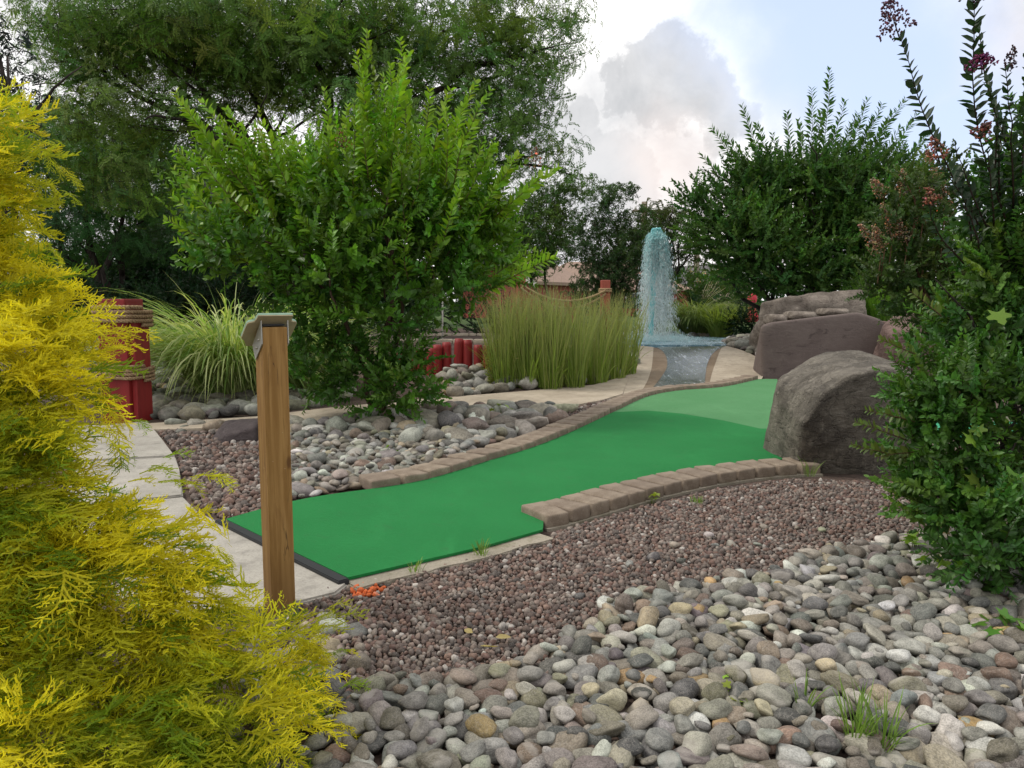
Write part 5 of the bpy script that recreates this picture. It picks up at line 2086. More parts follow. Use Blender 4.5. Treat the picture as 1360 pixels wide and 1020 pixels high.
# ---- trees right of centre
tree('maple_tree', 'mid green airy tree above the brown roofs beside the bright bush', (1.2, 24, .3), 0,
     [(24, 715, 300, 42, 32), (24, 690, 340, 50, 32), (24, 745, 300, 30, 26), (24, 752, 262, 26, 9), (24, 720, 262, 34, 16), (24, 770, 245, 22, 7), (24, 660, 300, 50, 40), (24, 735, 335, 26, 18)], WILLOW, 40, [(.065, .135, .032), (.078, .15, .034)], limbs=2, r0=.10, scale=(.8, 1.1), spread=.8)
tree('willow_tree', 'dark drooping tree just behind the fountain and the slim red post', (2.6, 20, .3), 0,
     [(20, 810, 330, 40, 32), (20, 830, 365, 45, 26), (20, 795, 360, 30, 26), (20, 812, 290, 20, 22), (20, 825, 258, 24, 8), (20, 800, 262, 20, 10), (20, 785, 300, 16, 20), (20, 848, 300, 26, 20), (20, 845, 330, 28, 30), (20, 770, 330, 18, 12), (20, 795, 390, 40, 14)], WILLOW, 50, [(.042, .088, .03), (.052, .105, .032)], limbs=2, r0=.09, scale=(.7, .95), spread=.5)
tree('willow_tree', 'light green weeping tree with long drooping tips behind the fountain top', (4.2, 23, .3), 0,
     [(23, 880, 295, 26, 10), (23, 895, 290, 24, 8), (23, 905, 318, 20, 14), (23, 918, 340, 16, 12), (23, 872, 320, 26, 24), (23, 890, 350, 24, 14), (23, 928, 325, 14, 8), (23, 870, 285, 20, 12), (23, 860, 340, 30, 30)], WILLOW, 36, [(.070, .095, .022), (.042, .085, .022)], scale=(.75, 1.05), spread=.5, r0=.1)

# ---- far woods as one mass
A = Acc()
for k in range(70):
    x = -40 + k * 1.35 + rng.uniform(-.4, .4)
    Yw = 46 + rng.uniform(-4, 6)
    h = rng.uniform(.7, 1.2)
    if 4.0 < x < 8.0 or -1 < x < 3.5:
        h *= .45
    fill(A, [(np.array([x, Yw, .3 + h]), np.array([1.7, 1.5, 1.2 * h]))], ROUND, 2.0, DG + [(.035, .075, .025)], .3, .9, .5, scale=(1.6, 2.4))
o = A.build('far_hedge', M['leaf_far'])
tag(o, 'distant belt of green bushes closing the view behind the garden', 'undergrowth', kind='stuff')

# ================================================================== grasses
# variegated grass behind the post
c = ground(296, 530)
c = np.array([c[0] + .05, 9.3, float(gz(c[0], 9.3))])
t = plant('striped_grass', 'big arching clump of pale striped grass behind the timber post', 'grass clump', c)
A = Acc()
vc = np.array([(.36, .43, .17), (.46, .50, .25), (.24, .36, .10), (.42, .47, .21), (.19, .31, .08)])
blades(A, c, 1700, .40, (1.15, 2.05), .015, (3, 36), (100, 168), vc * 1.15, None, 9, pw=1.25)
blades(A, c, 420, .38, (.9, 1.5), .012, (10, 45), (110, 170), vc * .9, None, 8, pw=1.1)
blades(A, c, 40, .2, (1.3, 1.75), .010, (0, 12), (50, 110), vc, None, 9, pw=1.7)
fin(A, 'blades', M['blade'], t)
# second, smaller striped clump peeping out behind the post
c = ground(410, 520)
c = np.array([c[0], 9.6, float(gz(c[0], 9.6))])
t = plant('striped_grass', 'smaller striped grass clump half hidden under the bright bush', 'grass clump', c)
A = Acc()
blades(A, c, 600, .25, (.8, 1.3), .013, (2, 35), (80, 150), vc, None, 8, pw=1.2)
fin(A, 'blades', M['blade'], t)

# tall upright grass in front of the fountain
t = plant('tall_grass', 'tall upright green grass clump beside the fountain with feathery tips', 'grass clump', (0.65, 10.6, .05))
A = Acc()
gc = np.array([(.21, .32, .05), (.25, .35, .065), (.175, .28, .045), (.28, .35, .085), (.31, .34, .12)])
for (px, py) in [(670, 512), (700, 513), (730, 514), (760, 513), (790, 510), (815, 505), (685, 505), (720, 506), (755, 505), (785, 502), (830, 497), (745, 498), (710, 498), (668, 500), (805, 496)]:
    g_ = ground(px, py)
    n = 190
    blades(A, (g_[0], g_[1], 0), n, .17, (.6, 1.36), .0080, (0, 13), (4, 48), gc, (.28, .29, .14), 6, zfun=lambda x, y: gz(x, y), pw=1.6)
    blades(A, (g_[0], g_[1], 0), 40, .17, (.3, .75), .010, (8, 30), (30, 110), gc * .9, None, 5, zfun=lambda x, y: gz(x, y), pw=1.3)
    # pale feathery seed tops and yellowing side leaves
    for _ in range(26):
        q = np.array([g_[0] + rng.normal(0, .12), g_[1] + rng.normal(0, .12), float(gz(g_[0], g_[1])) + rng.uniform(.35, 1.0)])
        shoot(A, q, q + [rng.normal(0, .06), rng.normal(0, .05), rng.uniform(.12, .3)], .05, .16, .05, (.26, .27, .10), (.18, .2, .07), .002, .05, .2, None, 30, 0, False)
fin(A, 'blades', M['blade'], t)
# yellowish weeds at its edge
t = plant('weed', 'yellow-green leafy weed at the foot of the tall grass by the red logs', 'weed', ground(655, 512))
A = Acc()
b_ = np.array(t.location)
for _ in range(14):
    e = b_ + [rng.normal(-.05, .12), rng.normal(-.05, .1), rng.uniform(.3, .62)]
    shoot(A, b_ + rng.normal(0, .03, 3) * [1, 1, 0], e, .065, .25, .04, (.27, .30, .07), (.2, .2, .06), .004, .12)
fin(A, 'leaves', M['leaf'], t)

# fountain grass right of the jet and its lighter neighbour
c = at(922, 446, 18.6); c[2] = .3
t = plant('fountain_grass', 'rounded green arching grass clump right of the fountain', 'grass clump', c)
A = Acc()
fg = np.array([(.15, .21, .065), (.19, .25, .085), (.12, .18, .05), (.24, .28, .12)])
blades(A, c, 1500, .3, (.95, 1.55), .013, (2, 32), (95, 160), fg, None, 8, pw=1.2)
for _ in range(14):
    az_ = rng.uniform(0, 6.28)
    q = c + [.35 * math.cos(az_), .35 * math.sin(az_), .9]
    e = q + [.35 * math.cos(az_), .35 * math.sin(az_), rng.uniform(.2, .5)]
    P = curve_pts(q, e, 5, .1)
    tube(A, P, [.003, .004, .007, .008, .003], 5, (.42, .40, .27))
fin(A, 'blades', M['blade'], t)
c = at(956, 444, 17.8); c[2] = .3
t = plant('fountain_grass', 'small yellow-green grass clump between the arching clump and the dark bush', 'grass clump', c)
A = Acc()
blades(A, c, 800, .22, (.6, 1.05), .012, (0, 25), (60, 130), np.array([(.23, .30, .06), (.28, .34, .08), (.19, .26, .05)]), None, 7)
fin(A, 'blades', M['blade'], t)
c = at(1172, 415, 14.2); c[2] = .3
t = plant('fountain_grass', 'fresh green grass tuft rising above the rocks beside the leafy bush', 'grass clump', c)
A = Acc()
blades(A, c, 1100, .22, (1.0, 1.45), .011, (0, 20), (18, 70), np.array([(.13, .27, .035), (.17, .32, .045), (.10, .22, .03)]), None, 7)
fin(A, 'blades', M['blade'], t)

# ---- shrubs near the fountain
def shrub(name, label, base, blobs, tpls, dens, cols, scale=(.6, .9), flowers=None, up=.4, r0=.03, mat='leaf_far', shell=.42):
    t = plant(name, label, 'shrub', base)
    W, A = Acc(), Acc()
    B = blobs_px(blobs, .9, .25)
    trunks(W, np.asarray(base, float), [c for c, r in B[:4]], r0, 7, .1)
    fill(A, B, tpls, dens, cols, up, .9, .5, None, 0, scale=scale, shell=shell)
    fin(W, 'trunk', M['bark_dark'], t, True)
    fin(A, 'crown', M[mat], t)
    if flowers:
        for (px, py, Y, c_) in flowers:
            F = Acc()
            p = at(px, py, Y)
            panicle(F, p, (rng.normal(0, .2), -.3, 1), .12, .08, 50, c_, .018)
            fin(F, 'flower_head', M['leaf_far'], t)
    return t


shrub('rose_bush', 'leafy green bush with small white flowers behind the arching grass', (4.9, 20.6, .3),
      [(20.3, 935, 385, 42, 22), (20.3, 965, 395, 30, 24), (20.3, 910, 375, 28, 16), (20.3, 955, 368, 30, 14), (20.3, 985, 400, 18, 16)], TW_FAR, 24, [(.065, .13, .025), (.08, .15, .03)], (.5, .8),
      [(915, 362, 19.6, (.55, .55, .42)), (934, 366, 19.6, (.6, .6, .48)), (950, 360, 19.6, (.55, .55, .42)), (926, 376, 19.5, (.5, .5, .4)), (943, 372, 19.6, (.5, .52, .4)), (968, 378, 19.7, (.5, .5, .4))])
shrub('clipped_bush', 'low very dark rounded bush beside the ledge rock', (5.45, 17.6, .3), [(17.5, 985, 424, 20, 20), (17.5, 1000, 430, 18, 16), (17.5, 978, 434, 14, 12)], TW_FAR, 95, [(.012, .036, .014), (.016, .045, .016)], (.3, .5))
shrub('low_shrub', 'low green shrub under the dark fan-shaped bush behind the rocks', (8.6, 16.0, .3), [(15.8, 1230, 405, 50, 28), (15.8, 1280, 400, 50, 36), (15.8, 1195, 385, 30, 20), (15.8, 1340, 400, 60, 50)], TW_FAR, 24, [(.03, .08, .022), (.038, .09, .024)], (.6, .9))
shrub('low_shrub', 'dark low shrub filling the gap under the bright bush beside the log wall', (-1.6, 11.7, .4), [(12.0, 470, 440, 50, 30), (12.0, 540, 440, 40, 22), (12.2, 420, 430, 40, 40)], TW_FAR, 24, [(.02, .055, .018), (.026, .065, .02)], (.5, .8))
shrub('spiky_shrub', 'dark spiky shrub behind the green terrace above the log wall', (-.45, 15.4, .45), [(15.4, 620, 425, 34, 20), (15.4, 660, 425, 34, 20), (15.4, 590, 420, 26, 22)], TW_FARUP, 14, [(.018, .045, .02), (.024, .055, .022)], (.5, .7), None, .8)
shrub('low_shrub', 'dark undergrowth bush between the red piling and the dark trees', (-6.2, 15.8, .3), [(15.8, 250, 400, 60, 26), (15.8, 190, 410, 50, 24), (15.8, 320, 395, 60, 34), (15.8, 120, 405, 60, 36), (15.8, 390, 390, 50, 36)], TW_FAR, 20, [(.016, .044, .018), (.02, .052, .02)], (.7, 1.0))

# ================================================================== golden thread cypress in the left foreground
base = np.array([-1.62, 2.05, 0.0])
t = plant('golden_cypress', 'feathery golden yellow cypress spreading over the near corner beside the timber post', 'conifer', base)
W, A = Acc(), Acc()
tube(W, curve_pts(base, base + [-.02, 0, 1.35], 8, .02), np.linspace(.05, .012, 8), 8)
cy = [(2.05, 18, 205, 52, 45), (2.0, 15, 165, 26, 20), (2.0, 38, 235, 42, 34), (2.05, 5, 300, 45, 45), (2.05, -5, 355, 40, 30), (1.95, 30, 410, 60, 34), (2.0, 90, 440, 60, 36), (1.95, 50, 480, 85, 45), (2.0, 110, 500, 60, 40), (1.95, 70, 560, 85, 50), (2.0, 95, 590, 26, 26),
      (1.9, 60, 650, 110, 55), (1.95, 120, 655, 40, 26), (1.95, 165, 705, 66, 36), (1.9, 120, 740, 120, 50), (1.9, 225, 745, 60, 42), (1.85, 60, 800, 110, 60), (1.9, 190, 810, 90, 50), (1.95, 265, 800, 55, 40), (1.95, 320, 862, 60, 30),
      (2.0, 385, 862, 48, 26), (2.0, 425, 845, 26, 18), (1.95, 350, 905, 85, 40), (1.9, 240, 880, 90, 45), (1.8, 100, 890, 120, 60), (1.8, 210, 960, 110, 55), (1.85, 330, 970, 85, 45), (1.95, 405, 945, 45, 36), (1.75, 80, 985, 130, 60), (1.7, 250, 1030, 130, 40), (1.8, 390, 1010, 50, 30), (1.8, -40, 700, 120, 300), (2.0, -50, 300, 70, 160)]
cy = [(Y, px - ((34 if px > 30 else 12) + (34 if py < 380 else 30 if 540 < py < 680 else 8)) if py < 790 else px - 30, py, rx * .85, ry) for (Y, px, py, rx, ry) in cy]
cy += [(2.1, -90, 230, 70, 60), (2.1, -130, 330, 90, 70), (2.1, -150, 450, 110, 80), (2.15, -180, 580, 140, 90), (2.15, -200, 720, 170, 100), (2.1, -210, 860, 190, 110), (2.1, -330, 800, 150, 120), (2.2, -60, 170, 40, 40)]
B = blobs_px(cy, .8, .08)
YC = np.array([.66, .62, .030])
GC = np.array([.20, .31, .022])


def cyc(P, col):
    n = len(P)
    f = np.array([mnoise.noise(Vector(p * 3.2)) for p in P]) * 1.1 + np.array([mnoise.noise(Vector(p * 9 + 3)) for p in P]) * .5
    f = np.clip(.10 + .10 * sstep(1.0, .5, P[:, 2]) - f * 1.0 + rng.normal(0, .15, n), 0, 1)[:, None]
    f = np.where((rng.uniform(0, 1, n) < .12)[:, None], 1.0, f)
    c = YC * (1 - f) + GC * f
    return c * np.exp(rng.normal(0, .14, (n, 1)))


axis_p = base + [-.1, 0, .2]
for (c_, r_) in B:
    area = (r_[0] * r_[1] * r_[2]) ** (2 / 3) * 12.57
    n = int(min(area * 340, 520))
    if c_[0] > -.85:
        n = int(n * .6)
    P, d = blob_points((c_, r_), n, .5)
    P[:, 2] = np.maximum(P[:, 2], .03 + rng.uniform(0, .06, n))
    outw = P - axis_p
    outw[:, 2] *= .35
    outw /= np.linalg.norm(outw, axis=1, keepdims=True)
    D = d * .7 + outw * .8 + np.array([0, 0, .25]) + rng.normal(0, .4, (n, 3))
    col = cyc(P, None)
    which = rng.integers(0, len(CYP), n)
    for i in range(len(CYP)):
        m = which == i
        k = int(m.sum())
        if k:
            # spray frames: droop (local +x) turned downwards
            Dm = D[m] / np.linalg.norm(D[m], axis=1, keepdims=True)
            dn = np.tile(np.array([0, 0, -1.0]), (k, 1)) + rng.normal(0, .35, (k, 3))
            X = dn - np.sum(dn * Dm, 1, keepdims=True) * Dm
            X /= np.linalg.norm(X, axis=1, keepdims=True)
            Yv = np.cross(Dm, X)
            Mx = np.stack([X, Yv, Dm], 2) * rng.uniform(.75, 1.25, k)[:, None, None]
            A.stamp(CYP[i], Mx, P[m], col[m], (.2, .15, .03))
# longer tips reaching out
for (ax_, ay, bx, by, Y) in ((60, 200, 95, 238, 2.0), (40, 230, 92, 258, 2.0), (60, 320, 78, 342, 2.0), (110, 440, 188, 432, 2.0), (120, 470, 172, 455, 2.0), (130, 540, 185, 560, 2.0), (130, 500, 160, 600, 2.0), (170, 640, 228, 600, 2.0), (210, 640, 290, 628, 2.0), (380, 860, 455, 815, 2.0), (400, 850, 440, 800, 2.0), (390, 930, 465, 910, 2.0), (340, 830, 300, 700, 2.0), (20, 170, 25, 140, 2.0), (50, 190, 75, 185, 2.0), (420, 870, 462, 862, 2.0), (400, 960, 462, 960, 1.95), (250, 700, 302, 740, 2.0)):
    a_, b_ = at(ax_, ay, Y), at(bx, by, Y - .02)
    for q in np.linspace(0, .8, 4):
        p = a_ + (b_ - a_) * q
        D = (b_ - a_) / np.linalg.norm(b_ - a_) + rng.normal(0, .22, 3)
        D /= np.linalg.norm(D)
        X = np.array([0, 0, -1.0]) - (-D[2]) * D
        X /= np.linalg.norm(X)
        Mx = np.stack([X, np.cross(D, X), D], 1)[None] * (np.linalg.norm(b_ - a_) * .5 / .14)
        A.stamp(CYP[rng.integers(0, 6)], Mx * min(1.0, 1.0), p[None], cyc(p[None], None) * 1.05, (.2, .15, .03))
fin(W, 'trunk', M['bark_warm'], t, True)
fin(A, 'foliage', M['needle'], t)
# ------------------------------------------------------------------ stones
def stone_tpl(seed, sub):
    bm = bmesh.new()
    bmesh.ops.create_icosphere(bm, subdivisions=sub, radius=1)
    so = Vector((seed * 3.7, seed * 1.3, seed * 5.1))
    rg = random.Random(seed)
    cuts = []
    for _ in range(rg.randint(3, 8)):
        n = Vector((rg.gauss(0, 1), rg.gauss(0, 1), rg.gauss(0, 1))).normalized()
        cuts.append((n, rg.uniform(.55, .9)))
    for v in bm.verts:
        u = v.co.normalized()
        k = 0.0
        r = 1.0
        for n, d in cuts:
            c = u.dot(n)
            if c > 0:
                k += (c / d) ** 10
        r = (1 + k) ** -.1
        r += .20 * mnoise.noise(u * 1.1 + so) + .07 * mnoise.noise(u * 2.6 + so) + .02 * mnoise.noise(u * 7 + so)
        v.co = u * r
    V = np.array([v.co[:] for v in bm.verts])
    V = V / np.abs(V).max(0)
    bm.verts.ensure_lookup_table()
    T = np.array([[v.index for v in f.verts] for f in bm.faces])
    bm.free()
    return V, T


NT = 14
ST3 = [stone_tpl(i, 3) for i in range(NT)]
ST2 = [stone_tpl(i, 2) for i in range(NT)]
ST1 = [stone_tpl(40 + i, 1) for i in range(10)]

TONES = [('pale grey', (.31, .297, .27), 16), ('mid grey', (.20, .192, .176), 24), ('dark grey', (.095, .092, .088), 12), ('warm grey', (.235, .21, .178), 22), ('brownish grey', (.165, .14, .115), 14),
         ('tan', (.27, .22, .155), 6), ('whitish', (.43, .415, .385), 5), ('olive grey', (.20, .19, .135), 4), ('purplish grey', (.155, .13, .128), 4), ('reddish brown', (.175, .12, .095), 3), ('ochre', (.31, .205, .10), 1.0)]
TW_ = np.array([t[2] for t in TONES], float)
TW_ /= TW_.sum()


def pack(poly, radii, seed, dens=1.0, tight=.80, holes=()):
    """dart throwing, biggest stones first. radii(P)->radius for a random draw"""
    rg = np.random.default_rng(seed)
    lo, hi = poly.min(0), poly.max(0)
    area = np.prod(hi - lo)
    n = int(area * dens)
    P = rg.uniform(lo, hi, (n, 2))
    m = inpoly(P, poly)
    for h in holes:
        m &= ~inpoly(P, h)
    P = P[m]
    rad = radii(P, rg)
    o = np.argsort(-rad)
    P, rad = P[o], rad[o]
    cell = rad.max() * 2
    grid = {}
    keep = []
    for i in range(len(P)):
        x, y = P[i]
        ci, cj = int(x // cell), int(y // cell)
        ok = True
        for a in (ci - 1, ci, ci + 1):
            for b in (cj - 1, cj, cj + 1):
                for j in grid.get((a, b), ()):
                    d2 = (P[j, 0] - x) ** 2 + (P[j, 1] - y) ** 2
                    if d2 < (tight * (rad[i] + rad[j])) ** 2:
                        ok = False
                        break
                if not ok:
                    break
            if not ok:
                break
        if ok:
            grid.setdefault((ci, cj), []).append(i)
            keep.append(i)
    return P[keep], rad[keep]


lane_hole = offset_poly(lane_polys, 0.06)
FG = gpoly([(380, 1120), (448, 980), (462, 925), (482, 916), (526, 908), (565, 912), (640, 902), (694, 884), (722, 868), (792, 834), (806, 806), (862, 792), (905, 782), (1000, 768), (1060, 752), (1092, 736), (1140, 728), (1198, 716),
            (1300, 696), (1420, 690), (1640, 720), (1900, 800), (1900, 1120)])
P_, R_, Z_, ZONE = [], [], [], []


def put(P, rad, lift, zone):
    P_.append(P)
    R_.append(rad)
    Z_.append(lift)
    ZONE.extend([zone] * len(P))


def r_fg(P, rg):
    r = np.clip(np.exp(rg.normal(math.log(.0220), .38, len(P))), .010, .046)
    return r


P, rad = pack(FG, r_fg, 1, 12000, .78)
put(P, rad, rad * .28, 'near')
P, rad = pack(FG, lambda P, rg: np.clip(np.exp(rg.normal(math.log(.0225), .32, len(P))), .012, .042), 2, 1100, 1.05)
put(P, rad, rad * .28 + .024, 'near')
# stones strayed on to the red gravel and round the foot of the cypress
STR = gpoly([(480, 890), (640, 870), (790, 815), (815, 765), (1050, 725), (1140, 700), (1200, 690), (1190, 680), (1040, 690), (860, 715), (760, 780), (560, 850), (470, 870)])
P, rad = pack(STR, lambda P, rg: rg.uniform(.014, .030, len(P)), 3, 26, 1.3)
put(P, rad, rad * .35 + .006, 'gravel edge')
CYPR = gpoly([(465, 835), (440, 820), (330, 850), (300, 1000), (380, 1110), (440, 980), (462, 905), (500, 880)])
P, rad = pack(CYPR, r_fg, 4, 1500, .9)
put(P, rad, rad * .28, 'near')
# island round the bright bush
ISL = gpoly([(384, 664), (440, 653), (488, 646), (500, 634), (550, 626), (600, 609), (640, 594), (690, 577), (735, 561), (748, 548), (720, 547), (600, 546), (500, 556), (430, 566), (378, 568), (372, 610)])


def r_isl(P, rg):
    px, py, f = project(np.concatenate([P, gz(P[:, 0], P[:, 1])[:, None]], 1))
    big = sstep(590, 560, py + .0 * px) * .75 + sstep(610, 585, py) * sstep(520, 620, px) * .7
    big = np.clip(big, 0, 1)
    base = .027 + .036 * big
    return np.clip(base * np.exp(rg.normal(0, .33, len(P))), .022, .135)


P, rad = pack(ISL, r_isl, 5, 4200, .80)
put(P, rad, rad * .3, 'island')
sel = pack(ISL, lambda P, rg: r_isl(P, rg) * .95, 6, 160, 1.15)
put(sel[0], sel[1], sel[1] * .35 + .04, 'island')
# banks behind the footpath
BA = gpoly([(192, 556), (262, 557), (341, 550), (440, 537), (470, 520), (440, 500), (330, 488), (200, 478), (186, 500)])
P, rad = pack(BA, lambda P, rg: np.clip(np.exp(rg.normal(math.log(.068), .3, len(P))), .035, .12), 7, 700, .82)
put(P, rad, rad * .35, 'grass bank')
BB = gpoly([(588, 529), (650, 523), (700, 517), (790, 509), (834, 496), (846, 474), (838, 470), (800, 500), (700, 508), (660, 500), (640, 496), (588, 499)])
P, rad = pack(BB, lambda P, rg: np.clip(np.exp(rg.normal(math.log(.075), .3, len(P))), .04, .13), 8, 700, .80)
put(P, rad, rad * .4, 'log bank')
P, rad = pack(gpoly([(592, 516), (640, 510), (640, 498), (592, 500)]), lambda P, rg: rg.uniform(.06, .1, len(P)), 18, 200, 1.0)
put(P, rad, rad * .4 + .09, 'log bank')
BC = gpoly([(972, 461), (1004, 474), (1012, 476), (1012, 455), (985, 452), (965, 455)])
P, rad = pack(BC, lambda P, rg: rg.uniform(.06, .14, len(P)), 9, 300, .85)
put(P, rad, rad * .4, 'pool edge')
BP = gpoly([(225, 562), (240, 578), (300, 577), (345, 572), (345, 566), (260, 566)])
P, rad = pack(BP, lambda P, rg: rg.uniform(.04, .11, len(P)), 10, 60, 1.0)
put(P, rad, rad * .35, 'path edge')
# rim of the pool
ang = rng.uniform(0, 2 * math.pi, 150)
ang = ang[(np.sin(ang) > -.35)]
P = np.stack([cx * 0 + 2.95 + np.where(np.cos(ang) > .2, 2.78, 2.2) * np.cos(ang), 16.4 + 2.05 * np.sin(ang)], 1) + rng.normal(0, .06, (len(ang), 2))
put(P, rng.uniform(.06, .14, len(P)), np.full(len(P), .04), 'pool edge')

P = np.concatenate(P_)
rad = np.concatenate(R_)
lift = np.concatenate(Z_)
ZONE = np.array(ZONE)
n = len(P)
bh = np.linalg.norm(P - np.array([2.12, 5.55]), axis=1) > .55
z = gz(P[:, 0], P[:, 1]) + lift
asp = np.stack([rng.uniform(1.0, 1.45, n), rng.uniform(.82, 1.05, n), rng.uniform(.52, .82, n)], 1)
tilt = rng.normal(0, .22, (n, 2))
yaw = rng.uniform(0, 6.28, n)
tone = rng.choice(len(TONES), n, p=TW_)
for i in range(n):
    if ZONE[i] == 'island' and tone[i] in (2, 8) and rng.uniform() < .6:
        tone[i] = 0
col = np.array([TONES[k][1] for k in tone]) * [1.0, 1.03, 1.0] * np.exp(rng.normal(0, .20, (n, 1))) * np.exp(rng.normal(0, .03, (n, 3)))
dk = np.isin(ZONE, ['grass bank', 'log bank'])
which = rng.integers(0, NT, n)
C3 = np.concatenate([P, z[:, None]], 1)
px, py, f = project(C3)
size_px = rad * FPX / f
inside = (px > 5) & (px < 1355) & (py > 400) & (py < 1015) & (f > .3)
hid = (px < 470) & (py > 700) | (px > 1220) & (py < 800) | (ZONE == 'grass bank') & (px > 300) & (py < 545) | (ZONE == 'pool edge')
score = np.where(inside & ~hid & (rad > .02), size_px * (0.75 + .6 * (lift > rad * .3 + .02)), -1)
order = np.argsort(-score)
IND = order[:300]
IND = IND[score[IND] > 0]
rest = np.setdiff1d(np.arange(n), IND)
A = Acc()
for k in range(NT):
    m = rest[which[rest] == k]
    if not len(m):
        continue
    V, T = ST2[k]
    Ms = []
    for i in m:
        Rm = rot_z(yaw[i]) @ rot_x(tilt[i, 0]) @ rot_y(tilt[i, 1])
        Ms.append(Rm * (asp[i] * rad[i])[None, :])
    A.stamp(dict(V=V, Q=np.zeros((0, 4), int), T=T, k=np.zeros(len(V)), s=np.ones(len(V))), np.array(Ms), C3[m], col[m])
o = A.build('river_cobbles', M['cobbles'], None, True)
tag(o, 'smaller and farther rounded river cobbles filling the stone beds', 'cobbles', kind='stuff')

meshes = []
for k in range(NT):
    V, T = ST3[k]
    A = Acc()
    A.add(V * .04, None, T)
    o = A.build('cobble', M['cobble'], None, True)
    meshes.append(o.data)
    bpy.data.objects.remove(o)


def describe(i):
    a = asp[i]
    shape = 'flat' if a[2] < .60 else ('oblong' if a[0] / a[1] > 1.42 else 'rounded')
    if ZONE[i] == 'island':
        if px[i] < 450:
            where = 'on the island near the timber post'
        elif px[i] > 620:
            where = 'on the island close to the long kerb'
        else:
            where = 'on the island below the bright bush'
    elif ZONE[i] == 'log bank':
        where = 'at the foot of the red log wall'
    elif ZONE[i] == 'grass bank':
        where = 'below the striped grass behind the path'
    elif ZONE[i] == 'path edge':
        where = 'on the gravel beside the footpath'
    elif ZONE[i] == 'gravel edge':
        where = 'strayed on to the red gravel'
    else:
        if px[i] < 600:
            where = 'near the golden cypress'
        elif px[i] > 1150 and py[i] < 880:
            where = 'in front of the dark glossy bush'
        elif py[i] < 850:
            where = 'along the upper edge of the near cobble bed'
        elif 1050 < px[i] < 1250 and py[i] > 920:
            where = 'around the green weed tufts'
        elif px[i] >= 1250:
            where = 'in the near bed beneath the vine seedling'
        elif px[i] < 820:
            where = 'in the near bed below the fallen leaves'
        else:
            where = 'in the middle of the near cobble bed'
    return TONES[tone[i]][0], shape, where


buckets = {}
for i in IND:
    buckets.setdefault(describe(i), []).append(i)
RANK = ['largest', 'second largest', 'third largest', 'fourth largest', 'fifth largest', 'sixth largest', 'seventh largest', 'eighth largest', 'ninth largest', 'tenth largest', 'eleventh largest', 'twelfth largest', 'thirteenth largest', 'fourteenth largest']
for (tn, sh, wh), L in buckets.items():
    L.sort(key=lambda i: -rad[i])
    for q, i in enumerate(L):
        o = bpy.data.objects.new('cobble', meshes[which[i]])
        link(o)
        o.location = C3[i]
        Rm = rot_z(yaw[i]) @ rot_x(tilt[i, 0]) @ rot_y(tilt[i, 1])
        o.rotation_euler = Matrix(Rm.tolist()).to_euler()
        o.scale = tuple(asp[i] * rad[i] / .04)
        o.color = (*col[i], 1)
        pre = '' if len(L) == 1 else ('larger ' if q == 0 else 'smaller ') if len(L) == 2 else RANK[min(q, 13)] + ' '
        tag(o, '%s%s %s cobble %s' % (pre, tn, sh, wh), 'cobble', 'river cobbles lying loose in the beds')

# ---- red crushed gravel
GR = gpoly([(330, 850), (400, 798), (462, 776), (540, 759), (640, 737), (725, 712), (751, 704), (800, 690), (850, 676), (950, 651), (1050, 638), (1100, 640), (1200, 642), (1300, 640), (1700, 640), (1750, 720), (1450, 700), (1350, 720), (1200, 725), (1060, 750), (920, 800), (850, 830), (820, 870), (720, 910), (640, 925), (520, 940), (470, 935), (380, 960)])
GI = gpoly([(238, 604), (246, 640), (262, 672), (298, 690), (340, 680), (384, 667), (420, 640), (390, 600), (380, 570), (345, 576), (300, 575), (235, 574), (212, 575), (225, 590)])
GK = gpoly([(735, 560), (745, 548), (760, 543), (800, 535), (826, 527), (815, 541), (780, 558), (735, 577)])
A = Acc()
GC_ = np.array([(.145, .088, .070), (.175, .112, .088), (.10, .074, .064), (.19, .14, .118), (.145, .112, .096), (.21, .175, .15), (.12, .073, .062), (.09, .075, .068)])


def gravel(poly, seed, dens, r0, tight=.72):
    P, rad = pack(poly, lambda P, rg: np.clip(np.exp(rg.normal(math.log(r0), .33, len(P))), r0 * .55, r0 * 2.1), seed, dens, tight)
    m = ~inpoly(P, lane_hole)
    P, rad = P[m], rad[m]
    n = len(P)
    z = gz(P[:, 0], P[:, 1]) + rad * rng.uniform(-.2, .6, n)
    col = GC_[rng.integers(0, len(GC_), n)] * np.exp(rng.normal(0, .16, (n, 1)))
    pale = rng.uniform(0, 1, n) < .035
    col[pale] = np.array([.36, .33, .30]) * np.exp(rng.normal(0, .1, (pale.sum(), 1)))
    # splash of orange marking paint by the corner of the lane
    sp = ground(488, 785)
    near = np.linalg.norm((P - sp[:2]) * [1, .8] + rng.normal(0, .012, (n, 2)), axis=1) < .055
    col[near] = np.array([.50, .10, .02])
    w = rng.integers(0, len(ST1), n)
    for k in range(len(ST1)):
        m = np.where(w == k)[0]
        V, T = ST1[k]
        Mx = frame_z(rng.normal(0, 1, (len(m), 3)), rng.uniform(0, 6, len(m))) * (rad[m])[:, None, None]
        Mx = Mx * rng.uniform(.6, 1.25, (len(m), 1, 3))
        A.stamp(dict(V=V, Q=np.zeros((0, 4), int), T=T, k=np.zeros(len(V)), s=np.ones(len(V))), Mx, np.concatenate([P[m], z[m][:, None]], 1), col[m])


gravel(GR, 21, 52000, .0076)
gravel(GI, 22, 6500, .0145)
gravel(GK, 23, 6500, .015)
o = A.build('gravel', M['gravel'], None, False)
tag(o, 'reddish brown crushed gravel spread between the kerb and the cobbles', 'gravel', kind='stuff')

